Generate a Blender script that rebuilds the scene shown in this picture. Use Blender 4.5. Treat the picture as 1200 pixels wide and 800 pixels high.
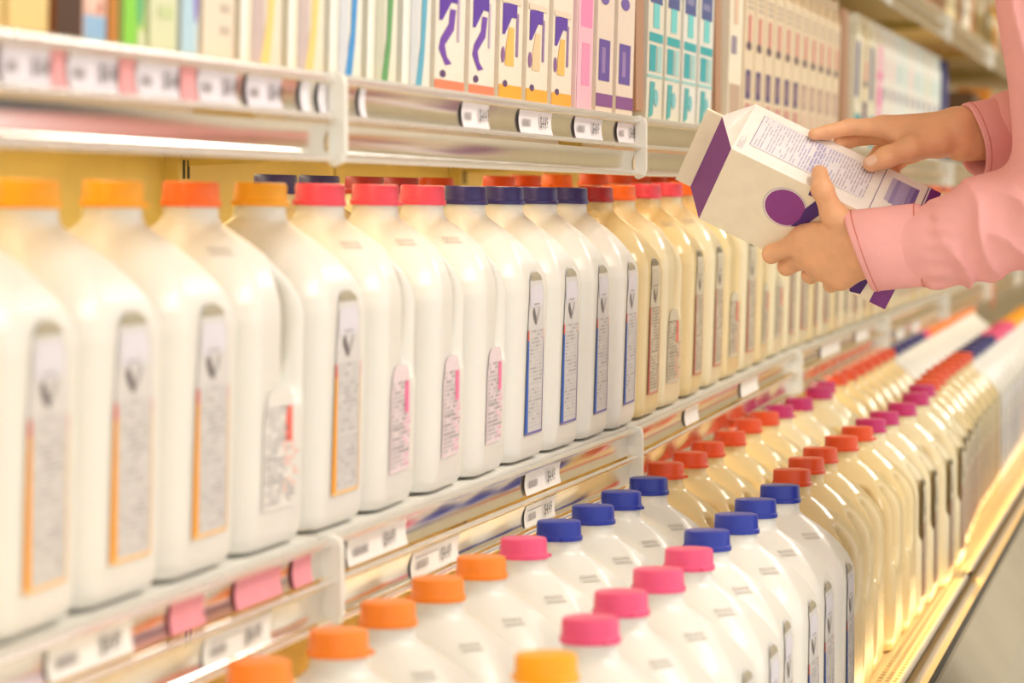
import bpy, math, random
import numpy as np
from mathutils import Vector, Matrix

random.seed(7)
for o in list(bpy.data.objects):
    bpy.data.objects.remove(o, do_unlink=True)
scene = bpy.context.scene
COL = scene.collection

# ------------------------------------------------------------------ camera
F = 3600.0                       # focal length in pixels of the 1200x800 frame
YAW = math.atan(805 / F)         # the case runs along +Y, the lens looks a little to its left
PITCH = math.atan(168 / F)
CAM = np.array([0.0, 0.0, 1.15])
cam_data = bpy.data.cameras.new('camera')
cam_data.sensor_width = 36.0
cam_data.lens = 36.0 * F / 1200.0
cam_data.clip_start = 0.05
cam_data.clip_end = 200
cam_data.dof.use_dof = True
cam_data.dof.focus_distance = 3.15
cam_data.dof.aperture_fstop = 7.0
cam = bpy.data.objects.new('camera', cam_data)
COL.objects.link(cam)
cam.location = CAM
cam.rotation_euler = (math.pi / 2 - PITCH, 0, YAW)
scene.camera = cam

# ------------------------------------------------------------------ light
world = bpy.data.worlds.new('store_ambience')
scene.world = world
world.use_nodes = True
bg = world.node_tree.nodes['Background']
bg.inputs[0].default_value = (1.0, 0.975, 0.93, 1)
bg.inputs[1].default_value = 1.85


def area(name, loc, rot, sx, sy, power, col):
    l = bpy.data.lights.new(name, 'AREA')
    l.shape = 'RECTANGLE'
    l.size = sx
    l.size_y = sy
    l.energy = power
    l.color = col
    o = bpy.data.objects.new(name, l)
    COL.objects.link(o)
    o.location = loc
    o.rotation_euler = rot
    return o


WARM = (1.0, 0.965, 0.90)
CEIL_LAMPS = [(1.05, 2.9), (1.05, 8.6)]
for i, (lx, ly) in enumerate(CEIL_LAMPS):
    area('ceiling_lamp_light', (lx, ly, 3.17), (0, 0, 0), 0.55, 2.3, 72, WARM)
scene.view_settings.view_transform = 'Standard'
scene.view_settings.look = 'None'
scene.view_settings.gamma = 1.0
scene.view_settings.use_curve_mapping = False
scene.view_settings.exposure = -0.48

# ------------------------------------------------------------------ helpers
RGT = np.array([math.cos(YAW), math.sin(YAW), 0])
FWH = np.array([-math.sin(YAW), math.cos(YAW), 0])
FWD = FWH * math.cos(PITCH) - np.array([0, 0, 1]) * math.sin(PITCH)
UPV = np.array([0, 0, 1]) * math.cos(PITCH) + FWH * math.sin(PITCH)


def ray(px, py):
    return FWD + RGT * (px - 600) / F + UPV * (400 - py) / F


def at(px, py, d):
    return CAM + ray(px, py) * d


def onz(px, py, z):
    r = ray(px, py)
    return CAM + r * ((z - CAM[2]) / r[2])


def y_on(px, xfun, py=232):
    """distance along the case of the point seen at column px on the line X = xfun(y)"""
    y = 3.0
    for _ in range(25):
        r = ray(px, py)
        t = xfun(y) / r[0]
        y = r[1] * t
    return y


def mat(name, color, rough=0.5, metal=0.0, var=0.06, scale=30.0, bump=0.0, spec=0.5, sss=0.0,
        trans=0.0, emit=0.0, bscale=None, coat=0.0):
    m = bpy.data.materials.new(name)
    m.use_nodes = True
    nt = m.node_tree
    b = nt.nodes['Principled BSDF']
    b.inputs['Roughness'].default_value = rough
    b.inputs['Metallic'].default_value = metal
    b.inputs['Specular IOR Level'].default_value = spec
    c = (*color, 1)
    b.inputs['Base Color'].default_value = c
    if coat:
        b.inputs['Coat Weight'].default_value = coat
    if sss:
        b.inputs['Subsurface Weight'].default_value = sss
        b.inputs['Subsurface Radius'].default_value = (0.02, 0.014, 0.008)
        b.inputs['Subsurface Scale'].default_value = 0.6
    if trans:
        b.inputs['Transmission Weight'].default_value = trans
    if emit:
        b.inputs['Emission Color'].default_value = c
        b.inputs['Emission Strength'].default_value = emit
    if var or bump:
        tc = nt.nodes.new('ShaderNodeTexCoord')
        n = nt.nodes.new('ShaderNodeTexNoise')
        n.inputs['Scale'].default_value = scale
        n.inputs['Detail'].default_value = 3
        nt.links.new(tc.outputs['Object'], n.inputs['Vector'])
        if var:
            r = nt.nodes.new('ShaderNodeValToRGB')
            r.color_ramp.elements[0].position = 0.3
            r.color_ramp.elements[1].position = 0.7
            r.color_ramp.elements[0].color = (*[max(0, v * (1 - var)) for v in color], 1)
            r.color_ramp.elements[1].color = (*[min(1, v * (1 + var)) for v in color], 1)
            nt.links.new(n.outputs['Fac'], r.inputs['Fac'])
            nt.links.new(r.outputs['Color'], b.inputs['Base Color'])
        if bump:
            n2 = nt.nodes.new('ShaderNodeTexNoise')
            n2.inputs['Scale'].default_value = bscale or scale
            n2.inputs['Detail'].default_value = 4
            nt.links.new(tc.outputs['Object'], n2.inputs['Vector'])
            bp = nt.nodes.new('ShaderNodeBump')
            bp.inputs['Strength'].default_value = bump
            bp.inputs['Distance'].default_value = 0.002
            nt.links.new(n2.outputs['Fac'], bp.inputs['Height'])
            nt.links.new(bp.outputs['Normal'], b.inputs['Normal'])
    return m


def srgb(r, g, b):
    f = lambda v: (v / 255 / 12.92) if v <= 10 else ((v / 255 + 0.055) / 1.055) ** 2.4
    return (f(r), f(g), f(b))


_flat = {}


def flat(r, g, b, rough=0.55):
    k = (r, g, b)
    if k not in _flat:
        _flat[k] = mat('print_%02x%02x%02x' % k, srgb(r, g, b), rough, var=0.03, scale=60)
    return _flat[k]


def mesh(name, verts, faces, mats, parent=None, smooth=False, midx=None, loc=None):
    me = bpy.data.meshes.new(name)
    me.from_pydata([tuple(map(float, v)) for v in verts], [], [tuple(map(int, f)) for f in faces])
    if not isinstance(mats, (list, tuple)):
        mats = [mats]
    for m in mats:
        me.materials.append(m)
    if midx is not None:
        me.polygons.foreach_set('material_index', midx)
    if smooth:
        me.polygons.foreach_set('use_smooth', [True] * len(me.polygons))
    me.update()
    o = bpy.data.objects.new(name, me)
    COL.objects.link(o)
    if parent is not None:
        o.parent = parent
    if loc is not None:
        o.location = loc
    return o


def link_mesh(name, me, parent=None, loc=(0, 0, 0), rz=0.0):
    o = bpy.data.objects.new(name, me)
    COL.objects.link(o)
    if parent is not None:
        o.parent = parent
    o.location = loc
    o.rotation_euler = (0, 0, rz)
    return o


def tag(o, label=None, cat=None, group=None, kind=None):
    if label:
        o['label'] = label
    if cat:
        o['category'] = cat
    if group:
        o['group'] = group
    if kind:
        o['kind'] = kind
    return o


def empty(name, loc, label=None, cat=None, group=None, rot=(0, 0, 0)):
    o = bpy.data.objects.new(name, None)
    o.empty_display_size = 0.05
    COL.objects.link(o)
    o.location = [float(v) for v in loc]
    o.rotation_euler = rot
    return tag(o, label, cat, group)


class MB:
    """collects shapes into one mesh"""

    def __init__(self):
        self.v = []
        self.f = []
        self.m = []

    def add(self, vs, fs, mi=0):
        n = len(self.v)
        self.v += [tuple(v) for v in vs]
        self.f += [tuple(i + n for i in f) for f in fs]
        self.m += [mi] * len(fs)

    def box(self, a, b, mi=0):
        x0, y0, z0 = a
        x1, y1, z1 = b
        self.add([(x0, y0, z0), (x1, y0, z0), (x1, y1, z0), (x0, y1, z0), (x0, y0, z1), (x1, y0, z1), (x1, y1, z1), (x0, y1, z1)],
                 [(0, 3, 2, 1), (4, 5, 6, 7), (0, 1, 5, 4), (1, 2, 6, 5), (2, 3, 7, 6), (3, 0, 4, 7)], mi)

    def extrude(self, prof, P, Q, mi=0, caps=True):
        """closed profile of (dx, dz) carried from P to Q"""
        n = len(prof)
        vs = [(P[0] + a, P[1], P[2] + b) for a, b in prof] + [(Q[0] + a, Q[1], Q[2] + b) for a, b in prof]
        fs = [(i, i + n, (i + 1) % n + n, (i + 1) % n) for i in range(n)]
        if caps:
            fs += [tuple(range(n)), tuple(range(2 * n - 1, n - 1, -1))]
        self.add(vs, fs, mi)

    def lathe(self, prof, seg=32, c=(0, 0, 0), mi=0, rib=0.0):
        vs = []
        for r, z in prof:
            for k in range(seg):
                rr = r * (1 + (rib if k % 2 else 0) * (1 if r > 0.019 else 0))
                vs.append((c[0] + rr * math.cos(2 * math.pi * k / seg), c[1] + rr * math.sin(2 * math.pi * k / seg), c[2] + z))
        fs = []
        for i in range(len(prof) - 1):
            for k in range(seg):
                fs.append((i * seg + k, i * seg + (k + 1) % seg, (i + 1) * seg + (k + 1) % seg, (i + 1) * seg + k))
        fs.append(tuple(range(seg - 1, -1, -1)))
        fs.append(tuple((len(prof) - 1) * seg + k for k in range(seg)))
        self.add(vs, fs, mi)

    def build(self, name, mats, parent=None, smooth=False, loc=None):
        return mesh(name, self.v, self.f, mats, parent, smooth, self.m, loc)


def shade_auto(o, ang=35):
    """smooth by angle: mark edges sharper than ang"""
    me = o.data
    me.polygons.foreach_set('use_smooth', [True] * len(me.polygons))
    me.set_sharp_from_angle(angle=math.radians(ang))


# signed distance shapes -> smooth continuous meshes (surface nets)
def surface_nets(fn, lo, hi, h):
    lo = np.array(lo, float)
    n = np.ceil((np.array(hi, float) - lo) / h).astype(int) + 1
    ax = [lo[i] + h * np.arange(n[i]) for i in range(3)]
    X, Y, Z = np.meshgrid(*ax, indexing='ij')
    V = fn(X.astype(np.float32), Y.astype(np.float32), Z.astype(np.float32))
    ins = V < 0
    cnt = np.zeros(tuple(n - 1), np.int8)
    for dx in (0, 1):
        for dy in (0, 1):
            for dz in (0, 1):
                cnt += ins[dx:n[0] - 1 + dx, dy:n[1] - 1 + dy, dz:n[2] - 1 + dz]
    act = (cnt > 0) & (cnt < 8)
    I, J, K = np.nonzero(act)
    idx = -np.ones(act.shape, np.int64)
    idx[I, J, K] = np.arange(len(I))
    acc = np.zeros((len(I), 3))
    num = np.zeros(len(I))
    cs = [(a, b, c) for a in (0, 1) for b in (0, 1) for c in (0, 1)]
    for p in cs:
        for d in range(3):
            if p[d]:
                continue
            q = list(p)
            q[d] = 1
            va = V[I + p[0], J + p[1], K + p[2]]
            vb = V[I + q[0], J + q[1], K + q[2]]
            m = (va < 0) != (vb < 0)
            t = np.where(m, va / np.where(m, va - vb, 1), 0)
            pt = np.stack([I + p[0], J + p[1], K + p[2]], 1).astype(float)
            pt[:, d] += t
            acc[m] += pt[m]
            num[m] += 1
    verts = lo + h * acc / num[:, None]
    faces = []
    for d in range(3):
        a = [slice(None)] * 3
        b = [slice(None)] * 3
        a[d] = slice(0, -1)
        b[d] = slice(1, None)
        ia, ib = ins[tuple(a)], ins[tuple(b)]
        ch = ia != ib
        E = np.array(np.nonzero(ch)).T
        u, w = (d + 1) % 3, (d + 2) % 3
        ok = (E[:, u] >= 1) & (E[:, w] >= 1) & (E[:, u] < n[u] - 1) & (E[:, w] < n[w] - 1)
        E = E[ok]
        s = ia[tuple(E.T)]
        q = []
        for (du, dw) in ((-1, -1), (0, -1), (0, 0), (-1, 0)):
            c = E.copy()
            c[:, u] += du
            c[:, w] += dw
            q.append(idx[tuple(c.T)])
        q = np.stack(q, 1)
        q[~s] = q[~s][:, ::-1]
        faces.append(q)
    return verts, np.concatenate(faces)


def smin(a, b, k):
    h = np.clip(0.5 + 0.5 * (b - a) / k, 0, 1)
    return b * (1 - h) + a * h - k * h * (1 - h)


def smax(a, b, k):
    return -smin(-a, -b, k)


def cone(P, a, b, ra, rb):
    X, Y, Z = P
    a = np.array(a, float)
    b = np.array(b, float)
    d = b - a
    L = float(d @ d) + 1e-12
    px, py, pz = X - a[0], Y - a[1], Z - a[2]
    h = np.clip((px * d[0] + py * d[1] + pz * d[2]) / L, 0, 1)
    return np.sqrt((px - h * d[0]) ** 2 + (py - h * d[1]) ** 2 + (pz - h * d[2]) ** 2) - (ra + (rb - ra) * h)


def chain(P, pts, rad, k=0.004):
    v = None
    for i in range(len(pts) - 1):
        c = cone(P, pts[i], pts[i + 1], rad[i], rad[i + 1])
        v = c if v is None else smin(v, c, k)
    return v


ORD = ['zeroth', 'first', 'second', 'third', 'fourth', 'fifth', 'sixth', 'seventh', 'eighth', 'ninth', 'tenth', 'eleventh',
       'twelfth', 'thirteenth', 'fourteenth', 'fifteenth', 'sixteenth', 'seventeenth', 'eighteenth', 'nineteenth', 'twentieth']
TENS = {2: 'twenty', 3: 'thirty', 4: 'forty', 5: 'fifty', 6: 'sixty'}


def ordw(n):
    if n <= 20:
        return ORD[n]
    t, u = divmod(n, 10)
    return (TENS[t] + '-' + ORD[u]) if u else TENS[t][:-1] + 'ieth'


# ------------------------------------------------------------------ materials
M = {}
M['chrome'] = mat('rail_mirror', (0.86, 0.83, 0.79), 0.15, 1.0, var=0.03, scale=40, bump=0.02)
M['lip'] = mat('rail_lip', (0.90, 0.88, 0.85), 0.22, 0.7, var=0.03)
M['white_metal'] = mat('shelf_enamel', (0.88, 0.85, 0.78), 0.4, var=0.03)
M['plastic'] = mat('bracket_plastic', (0.87, 0.85, 0.77), 0.4, var=0.02)
M['gold'] = mat('case_liner_golden_shade', (0.66, 0.51, 0.15), 0.5, var=0.08, scale=6)  # golden tone of the shaded interior put into the liner colour
M['deck'] = mat('deck_amber_glow', (0.93, 0.72, 0.36), 0.35, var=0.05, scale=8)  # amber glow of the lit deck put into its base colour
M['slot'] = mat('slot_dark', (0.02, 0.016, 0.01), 0.8, var=0)
M['steel'] = mat('bumper_steel', (0.66, 0.61, 0.52), 0.28, 0.9, var=0.08, scale=12)
M['panel'] = mat('front_panel_paint', (0.42, 0.37, 0.27), 0.45, var=0.08, scale=5)
M['acryl'] = mat('clear_lip', (0.86, 0.83, 0.76), 0.10, 0.0, var=0.0, trans=0.45, coat=0.6)
M['rubber'] = mat('dark_rubber', (0.06, 0.05, 0.035), 0.7, var=0.1)
M['floor'] = mat('floor_tile_vinyl', (0.78, 0.73, 0.64), 0.3, var=0.10, scale=3)
M['ceil'] = mat('ceiling_paint', (0.85, 0.80, 0.70), 0.8, var=0.04)
M['wall'] = mat('wall_paint', (0.80, 0.68, 0.46), 0.7, var=0.06, scale=2)
M['tube'] = mat('lamp_diffuser', (1.0, 0.93, 0.8), 0.5, var=0, emit=3.0)
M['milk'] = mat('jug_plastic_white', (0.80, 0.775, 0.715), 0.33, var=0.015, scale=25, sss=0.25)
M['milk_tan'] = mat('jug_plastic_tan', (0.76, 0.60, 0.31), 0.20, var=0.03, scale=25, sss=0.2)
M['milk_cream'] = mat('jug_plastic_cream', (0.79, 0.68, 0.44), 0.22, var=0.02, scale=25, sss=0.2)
CAPC = {'orange': srgb(255, 138, 34), 'amber': srgb(255, 172, 8), 'vermilion': srgb(252, 112, 28), 'pink': srgb(240, 84, 130), 'rose': srgb(236, 74, 98),
        'blue': srgb(34, 52, 160), 'navy': srgb(48, 40, 110), 'red': srgb(222, 76, 18), 'magenta': srgb(190, 36, 105), 'maroon': srgb(165, 35, 45)}
for k, c in CAPC.items():
    M['cap_' + k] = mat('cap_' + k, c, 0.38, var=0.03, scale=80, sss=0.0)
M['ink'] = mat('stamp_ink', srgb(178, 170, 162), 0.6, var=0.1)
M['tagpaper'] = flat(244, 238, 228)
M['skin'] = mat('skin', srgb(238, 180, 136), 0.42, var=0.07, scale=45, bump=0.25, bscale=500, sss=0.15)
M['nail'] = mat('fingernail', srgb(242, 200, 172), 0.22, var=0.02)
M['pink'] = mat('shirt_cotton', srgb(250, 180, 178), 0.75, var=0.03, scale=25, bump=0.35, bscale=900)
M['stitch'] = mat('shirt_stitching', srgb(226, 138, 124), 0.8, var=0.05)
M['hair'] = mat('hair_brown', (0.08, 0.045, 0.02), 0.5, var=0.3, scale=60)
M['jeans'] = mat('trouser_denim', (0.06, 0.08, 0.14), 0.8, var=0.2, scale=80)
M['shoe'] = mat('shoe_leather', (0.05, 0.03, 0.02), 0.4, var=0.1)

# ------------------------------------------------------------------ the store
YN, YF = 0.2, 14.0            # the case from its near end to its far end
fl = MB()
fl.box((-1.6, -4, -0.06), (5.5, 16, 0))
tag(fl.build('floor', M['floor']), 'beige vinyl store floor', kind='structure')
ce = MB()
ce.box((-1.6, 0.2, 3.3), (5.5, 16, 3.36))
tag(ce.build('ceiling', M['ceil']), 'pale store ceiling', kind='structure')
wb = MB()
wb.box((-1.62, -4, 0), (-1.50, 16, 3.3))
tag(wb.build('wall_back', M['wall']), 'tan store wall behind the dairy case', kind='structure')
we = MB()
we.box((-1.5, 15.0, 0), (5.5, 15.1, 3.3))
tag(we.build('wall_end', M['wall']), 'tan store wall at the end of the aisle', kind='structure')
for i, (lx, ly) in enumerate(CEIL_LAMPS):
    e = empty('ceiling_lamp', (lx, ly, 3.3), 'long white ceiling lamp over the aisle, %s from the near end' % ordw(i + 1), 'lamp', 'ceiling lamps over the aisle')
    b = MB()
    b.box((-0.32, -1.2, -0.10), (0.32, 1.2, 0.0))
    b.build('lamp_housing', M['white_metal'], e)
    b = MB()
    b.box((-0.27, -1.14, -0.115), (0.27, 1.14, -0.10))
    b.build('diffuser', M['tube'], e)

# ------------------------------------------------------------------ refrigerated case
XB = -1.16                    # inner back wall
ZD = 0.585                    # deck under the lower jugs
case = empty('dairy_case', (-0.75, 0, 0), 'long refrigerated dairy case with liner coloured as golden shade, perforated deck and metal bumper', 'display case')
case.matrix_world = Matrix.Identity(4)


def part(mb, name, m, parent=case, smooth=False):
    return mb.build(name, m, parent, smooth)


JY = [0.75, 2.235, 3.383, 4.76, 6.2, 7.7, 9.3, 10.9, 12.5]
b = MB()
b.box((XB - 0.08, YN, 0.0), (XB - 0.02, YF, 2.3))
part(b, 'back_shell', M['panel'])
for i in range(len(JY)):
    y0 = YN if i == 0 else JY[i]
    y1 = JY[i + 1] if i + 1 < len(JY) else YF
    if i == 0:
        b = MB(); b.box((XB - 0.02, YN, 0.4), (XB, JY[0] - 0.02, 2.25)); part(b, 'back_panel', M['gold'])
    ym = (y0 + y1) / 2
    for a, c in ((JY[i] + 0.025, (JY[i] + y1) / 2 - 0.004), ((JY[i] + y1) / 2 + 0.004, y1 - 0.025)):
        b = MB()
        b.box((XB - 0.02, a, 0.4), (XB, c, 2.25))
        part(b, 'back_panel', M['gold'])
    # slotted upright
    b = MB()
    b.box((XB - 0.015, JY[i] - 0.025, 0.4), (XB + 0.018, JY[i] + 0.025, 2.25))
    up = part(b, 'upright', M['gold'])
    s = MB()
    z = 0.5
    while z < 2.2:
        s.box((XB + 0.0178, JY[i] - 0.012, z), (XB + 0.0186, JY[i] - 0.004, z + 0.022))
        s.box((XB + 0.0178, JY[i] + 0.004, z), (XB + 0.0186, JY[i] + 0.012, z + 0.022))
        z += 0.032
    tag(s.build('slot_row', M['slot'], up), kind='stuff')
gx0, gx1 = -0.366, -0.336
b = MB()
b.box((XB, YN, ZD - 0.04), (gx0 - 0.004, YF, ZD))
part(b, 'deck', M['deck'])
# perforated air grille, three rows of round-ended holes as real openings between bars
gx0, gx1 = -0.366, -0.336
b = MB()
b.box((gx0 - 0.004, YN, ZD - 0.05), (gx1 + 0.002, YF, ZD - 0.04))
part(b, 'grille_trough', M['slot'])
g = MB()
rows = [gx0, gx0 + 0.0065, gx0 + 0.0105, gx0 + 0.0170, gx0 + 0.0210, gx1]
g.box((rows[0] - 0.004, YN, ZD - 0.0002), (rows[0] + 0.0025, YF, ZD + 0.001))
for k in range(3):
    xa = gx0 + 0.0025 + k * 0.0095
    xb = xa + 0.0060
    y = 2.4
    while y < 7.0:
        g.box((xa, y, ZD - 0.0002), (xb, y + 0.008, ZD + 0.001))
        y += 0.022
    g.box((xb, YN, ZD - 0.0002), (xb + 0.0035, YF, ZD + 0.001))
    g.box((xa, YN, ZD - 0.0002), (xb, 2.4, ZD + 0.001))
    g.box((xa, 7.0, ZD - 0.0002), (xb, YF, ZD + 0.001))
part(g, 'air_grille', M['deck'])
# clear lip panels in lengths, a metal cap, the bumper and front panels below
lip_y = [YN, 2.0, 4.62, 7.2, 9.8, YF]
for i in range(len(lip_y) - 1):
    b = MB()
    b.extrude([(-0.334, ZD - 0.01), (-0.330, ZD - 0.01), (-0.276, ZD + 0.043), (-0.280, ZD + 0.045)], (0, lip_y[i] + 0.004, 0), (0, lip_y[i + 1] - 0.004, 0))
    part(b, 'lip_panel', M['acryl'])
for i in range(len(lip_y) - 1):
    yc, ln = (lip_y[i] + lip_y[i + 1]) / 2, lip_y[i + 1] - lip_y[i] - 0.1
    b = MB()
    b.box((-0.3335, yc - ln / 2, ZD + 0.001), (-0.3295, yc + ln / 2, ZD + 0.007))
    part(b, 'lip_lamp', M['white_metal'])
    la = area('lip_lamp_light', (-0.3340, yc, ZD + 0.005), (0, math.radians(84), 0), 0.007, ln, 0.34 * ln, (1.0, 0.70, 0.36))
    la.parent = case
b = MB()
b.extrude([(-0.336, ZD - 0.05), (-0.283, ZD + 0.030), (-0.272, ZD + 0.030), (-0.300, ZD - 0.09)], (0, YN, 0), (0, YF, 0))
part(b, 'lip_backing', M['steel'])
b = MB()
b.extrude([(-0.2795, ZD + 0.044), (-0.278, ZD + 0.047), (-0.275, ZD + 0.047), (-0.2745, ZD + 0.045), (-0.2745, ZD + 0.0415), (-0.278, ZD + 0.0415)], (0, YN, 0), (0, YF, 0))
part(b, 'lip_cap', M['rubber'])
bp_y = [YN, 2.3, 4.9, 7.5, 10.1, YF]
for i in range(len(bp_y) - 1):
    b = MB()
    b.extrude([(-0.276, ZD + 0.0415), (-0.270, ZD + 0.0415), (-0.225, ZD - 0.02), (-0.215, ZD - 0.06), (-0.215, ZD - 0.10), (-0.272, ZD - 0.10)],
              (0, bp_y[i] + 0.003, 0), (0, bp_y[i + 1] - 0.003, 0))
    part(b, 'front_fascia', M['panel'])
b = MB()
b.extrude([(-0.235, ZD - 0.10), (-0.205, ZD - 0.10), (-0.19, ZD - 0.115), (-0.19, ZD - 0.145), (-0.205, ZD - 0.16), (-0.235, ZD - 0.16)], (0, YN, 0), (0, YF, 0))
part(b, 'bumper', M['steel'])
b = MB()
b.box((XB - 0.02, YN, 0.10), (-0.235, YF, ZD - 0.10))
part(b, 'lower_body', M['panel'])
b = MB()
b.box((XB - 0.02, YN + 0.02, 0.0), (-0.30, YF, 0.10))
part(b, 'kick_plate', M['rubber'])
b = MB()
b.box((XB - 0.08, YN, 2.25), (-0.45, YF, 2.38))
part(b, 'canopy', M['white_metal'])


# ------------------------------------------------------------------ shelves with mirrored price rails
def lerp_pts(pts):
    ys = [p[0] for p in pts]
    return lambda y, c: float(np.interp(y, ys, [p[c] for p in pts]))


# (y, X, z) of the rail's upper front edge
MID = lerp_pts([(0.2, -0.705, 0.888), (1.62, -0.664, 0.890), (2.235, -0.6455, 0.890), (3.383, -0.6205, 0.890), (4.76, -0.615, 0.908), (6.2, -0.62, 0.910), (14, -0.62, 0.910)])
TOP = lerp_pts([(0.2, -0.695, 1.244), (2.235, -0.642, 1.240), (3.383, -0.617, 1.237), (4.76, -0.612, 1.240), (14, -0.612, 1.240)])
HIGH = lerp_pts([(0.2, -0.62, 1.60), (14, -0.62, 1.60)])


def channel(z0, dx=0.0):
    """closed cross-section of one concave price channel 29 mm tall"""
    front = []
    for k in range(9):
        t = k / 8
        front.append((dx + 0.003 - 0.0050 * math.sin(math.pi * (0.14 + 0.66 * t)) + 0.001 * t, z0 - 0.004 - 0.023 * t))
    if dx:
        front = [(x + 0.001 - 0.0022 * k / 8 + (0.002 if k == 8 else 0), z) for k, (x, z) in enumerate(front)]
    back = [(x - 0.0018, z) for x, z in front][::-1]
    return front + back


def lipbar(z0, dx=0.0, r=0.0035):
    return [(dx + 0.005 + r * math.cos(a), z0 + r * math.sin(a)) for a in [i * math.pi / 5 for i in range(10)]]


SHELF_NAMES = [('middle shelf', MID), ('upper shelf', TOP), ('top shelf', HIGH)]
TILT = math.radians(1.6)
for sname, fn in SHELF_NAMES:
    for i in range(len(JY) - 1):
        y0, y1 = JY[i] + 0.004, JY[i + 1] - 0.004
        P = (fn(y0, 1), y0, fn(y0, 2))
        Q = (fn(y1, 1), y1, fn(y1, 2))
        e = empty('metal_shelf', (P[0], P[1], P[2]), 'enamelled %s length with mirrored double price rail, %s length from the near end' % (sname, ordw(i + 1)), 'shelf', 'shelf lengths of the dairy case')
        e.matrix_world = Matrix.Identity(4)
        dzb = math.tan(TILT) * 0.5
        b = MB()
        b.add([(P[0] - 0.004, y0, P[2] + 0.004), (P[0] - 0.004, y0, P[2] - 0.012), (XB + 0.02, y0, P[2] + 0.004 + dzb - 0.016), (XB + 0.02, y0, P[2] + 0.004 + dzb),
               (Q[0] - 0.004, y1, Q[2] + 0.004), (Q[0] - 0.004, y1, Q[2] - 0.012), (XB + 0.02, y1, Q[2] + 0.004 + dzb - 0.016), (XB + 0.02, y1, Q[2] + 0.004 + dzb)],
              [(0, 4, 7, 3), (1, 2, 6, 5), (0, 1, 5, 4), (3, 7, 6, 2), (0, 3, 2, 1), (4, 5, 6, 7)])
        b.build('shelf_board', M['white_metal'] if sname == 'middle shelf' else M['deck'], e)  # higher boards take the amber: golden light on their undersides, painted in
        if sname == 'middle shelf':
            b = MB()
            zr = lambda x_, R_: R_[2] + 0.004 + math.tan(TILT) * (R_[0] - 0.004 - x_)
            xa, xb = -0.955, -0.775
            b.add([(x_, R_[1], zr(x_, R_) + t_) for R_ in (P, Q) for x_ in (xa, xb) for t_ in (0.0003, 0.0060)],
                  [(0, 1, 3, 2), (4, 6, 7, 5), (0, 4, 5, 1), (2, 3, 7, 6), (1, 5, 7, 3), (0, 2, 6, 4)])
            b.build('rear_riser', M['white_metal'], e)
        for name, z0, dx in (('price_channel', 0.0, 0.0), ('price_channel', -0.031, 0.002)):
            b = MB()
            b.extrude(channel(z0, dx), P, Q)
            shade_auto(b.build(name, M['chrome'], e))
        for z0, dx, r in ((0.0, 0.0, 0.0038), (-0.0295, 0.003, 0.0022), (-0.0605, 0.004, 0.0022)):
            b = MB()
            b.extrude(lipbar(z0, dx, r), P, Q)
            shade_auto(b.build('rail_lip', M['lip'], e))
        # white end bracket with two lobes
        if sname != 'top shelf' or y0 > 3:
            pr = [(-0.010, 0.004), (0.006, 0.005), (0.0125, 0.002), (0.0145, -0.004), (0.0145, -0.056), (0.012, -0.063), (0.005, -0.066), (-0.004, -0.064),
                  (-0.009, -0.056), (-0.008, -0.044), (-0.002, -0.034), (-0.002, -0.029), (-0.009, -0.022), (-0.011, -0.010)]
            b = MB()
            if sname != 'middle shelf':
                pr = [(max(x_, 0.002), z_) for x_, z_ in pr]
            else:
                pr = [(max(x_, -0.006), z_) for x_, z_ in pr]
            b.extrude(pr, (P[0], P[1] - 0.010, P[2]), (P[0], P[1] + 0.000, P[2]))
            b.build('end_bracket', M['plastic'], e)
        # bracket arm under the shelf
        b = MB()
        b.add([(P[0] - 0.06, y0, P[2] - 0.012), (P[0] - 0.06, y0, P[2] - 0.03), (XB + 0.02, y0, P[2] - 0.05), (XB + 0.02, y0, P[2]),
               (P[0] - 0.06, y0 + 0.004, P[2] - 0.012), (P[0] - 0.06, y0 + 0.004, P[2] - 0.03), (XB + 0.02, y0 + 0.004, P[2] - 0.05), (XB + 0.02, y0 + 0.004, P[2])],
              [(0, 4, 7, 3), (1, 2, 6, 5), (0, 1, 5, 4), (3, 7, 6, 2), (0, 3, 2, 1), (4, 5, 6, 7)])
        b.build('support_arm', M['gold'], e)
        # warm lamp tube tucked under the shelf, lighting what stands below
        if sname != 'top shelf':
            yc = (y0 + y1) / 2
            zl = min(P[2], Q[2])
            lamps = [(P[0] - 0.0625, 2.8, 0.0125, (1.0, 0.74, 0.40))] if sname == 'middle shelf' else [(P[0] - 0.0625, 0.7, 0.0125, (1.0, 0.74, 0.45)), (-0.97, 2.4, 0.0085, (1.0, 0.84, 0.52))]
            for lx, pw, dz_, lc in lamps:
                b = MB()
                b.box((lx - 0.0125, y0 + 0.05, zl - 0.028), (lx + 0.0125, y1 - 0.05, zl - dz_))
                b.build('lamp_strip', M['white_metal'], e)
                la = area('shelf_lamp_light', (lx, yc, zl - 0.0295), (0, 0, 0), 0.02, y1 - y0 - 0.12, pw, lc)
                la.parent = e

# ------------------------------------------------------------------ milk jugs
JH = 0.265
ZP = [0, 0.003, 0.010, 0.03, 0.168, 0.180, 0.191, 0.202, 0.213, 0.222, 0.229, 0.234, 0.238, 0.265]
AP = [0.066, 0.0705, 0.0730, 0.0738, 0.0738, 0.0720, 0.0672, 0.0598, 0.0505, 0.0408, 0.0315, 0.0245, 0.0205, 0.0195]
RP = [0.028, 0.028, 0.028, 0.028, 0.028, 0.030, 0.032, 0.034, 0.035, 0.034, 0.030, 0.0243, 0.0205, 0.0195]


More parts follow.
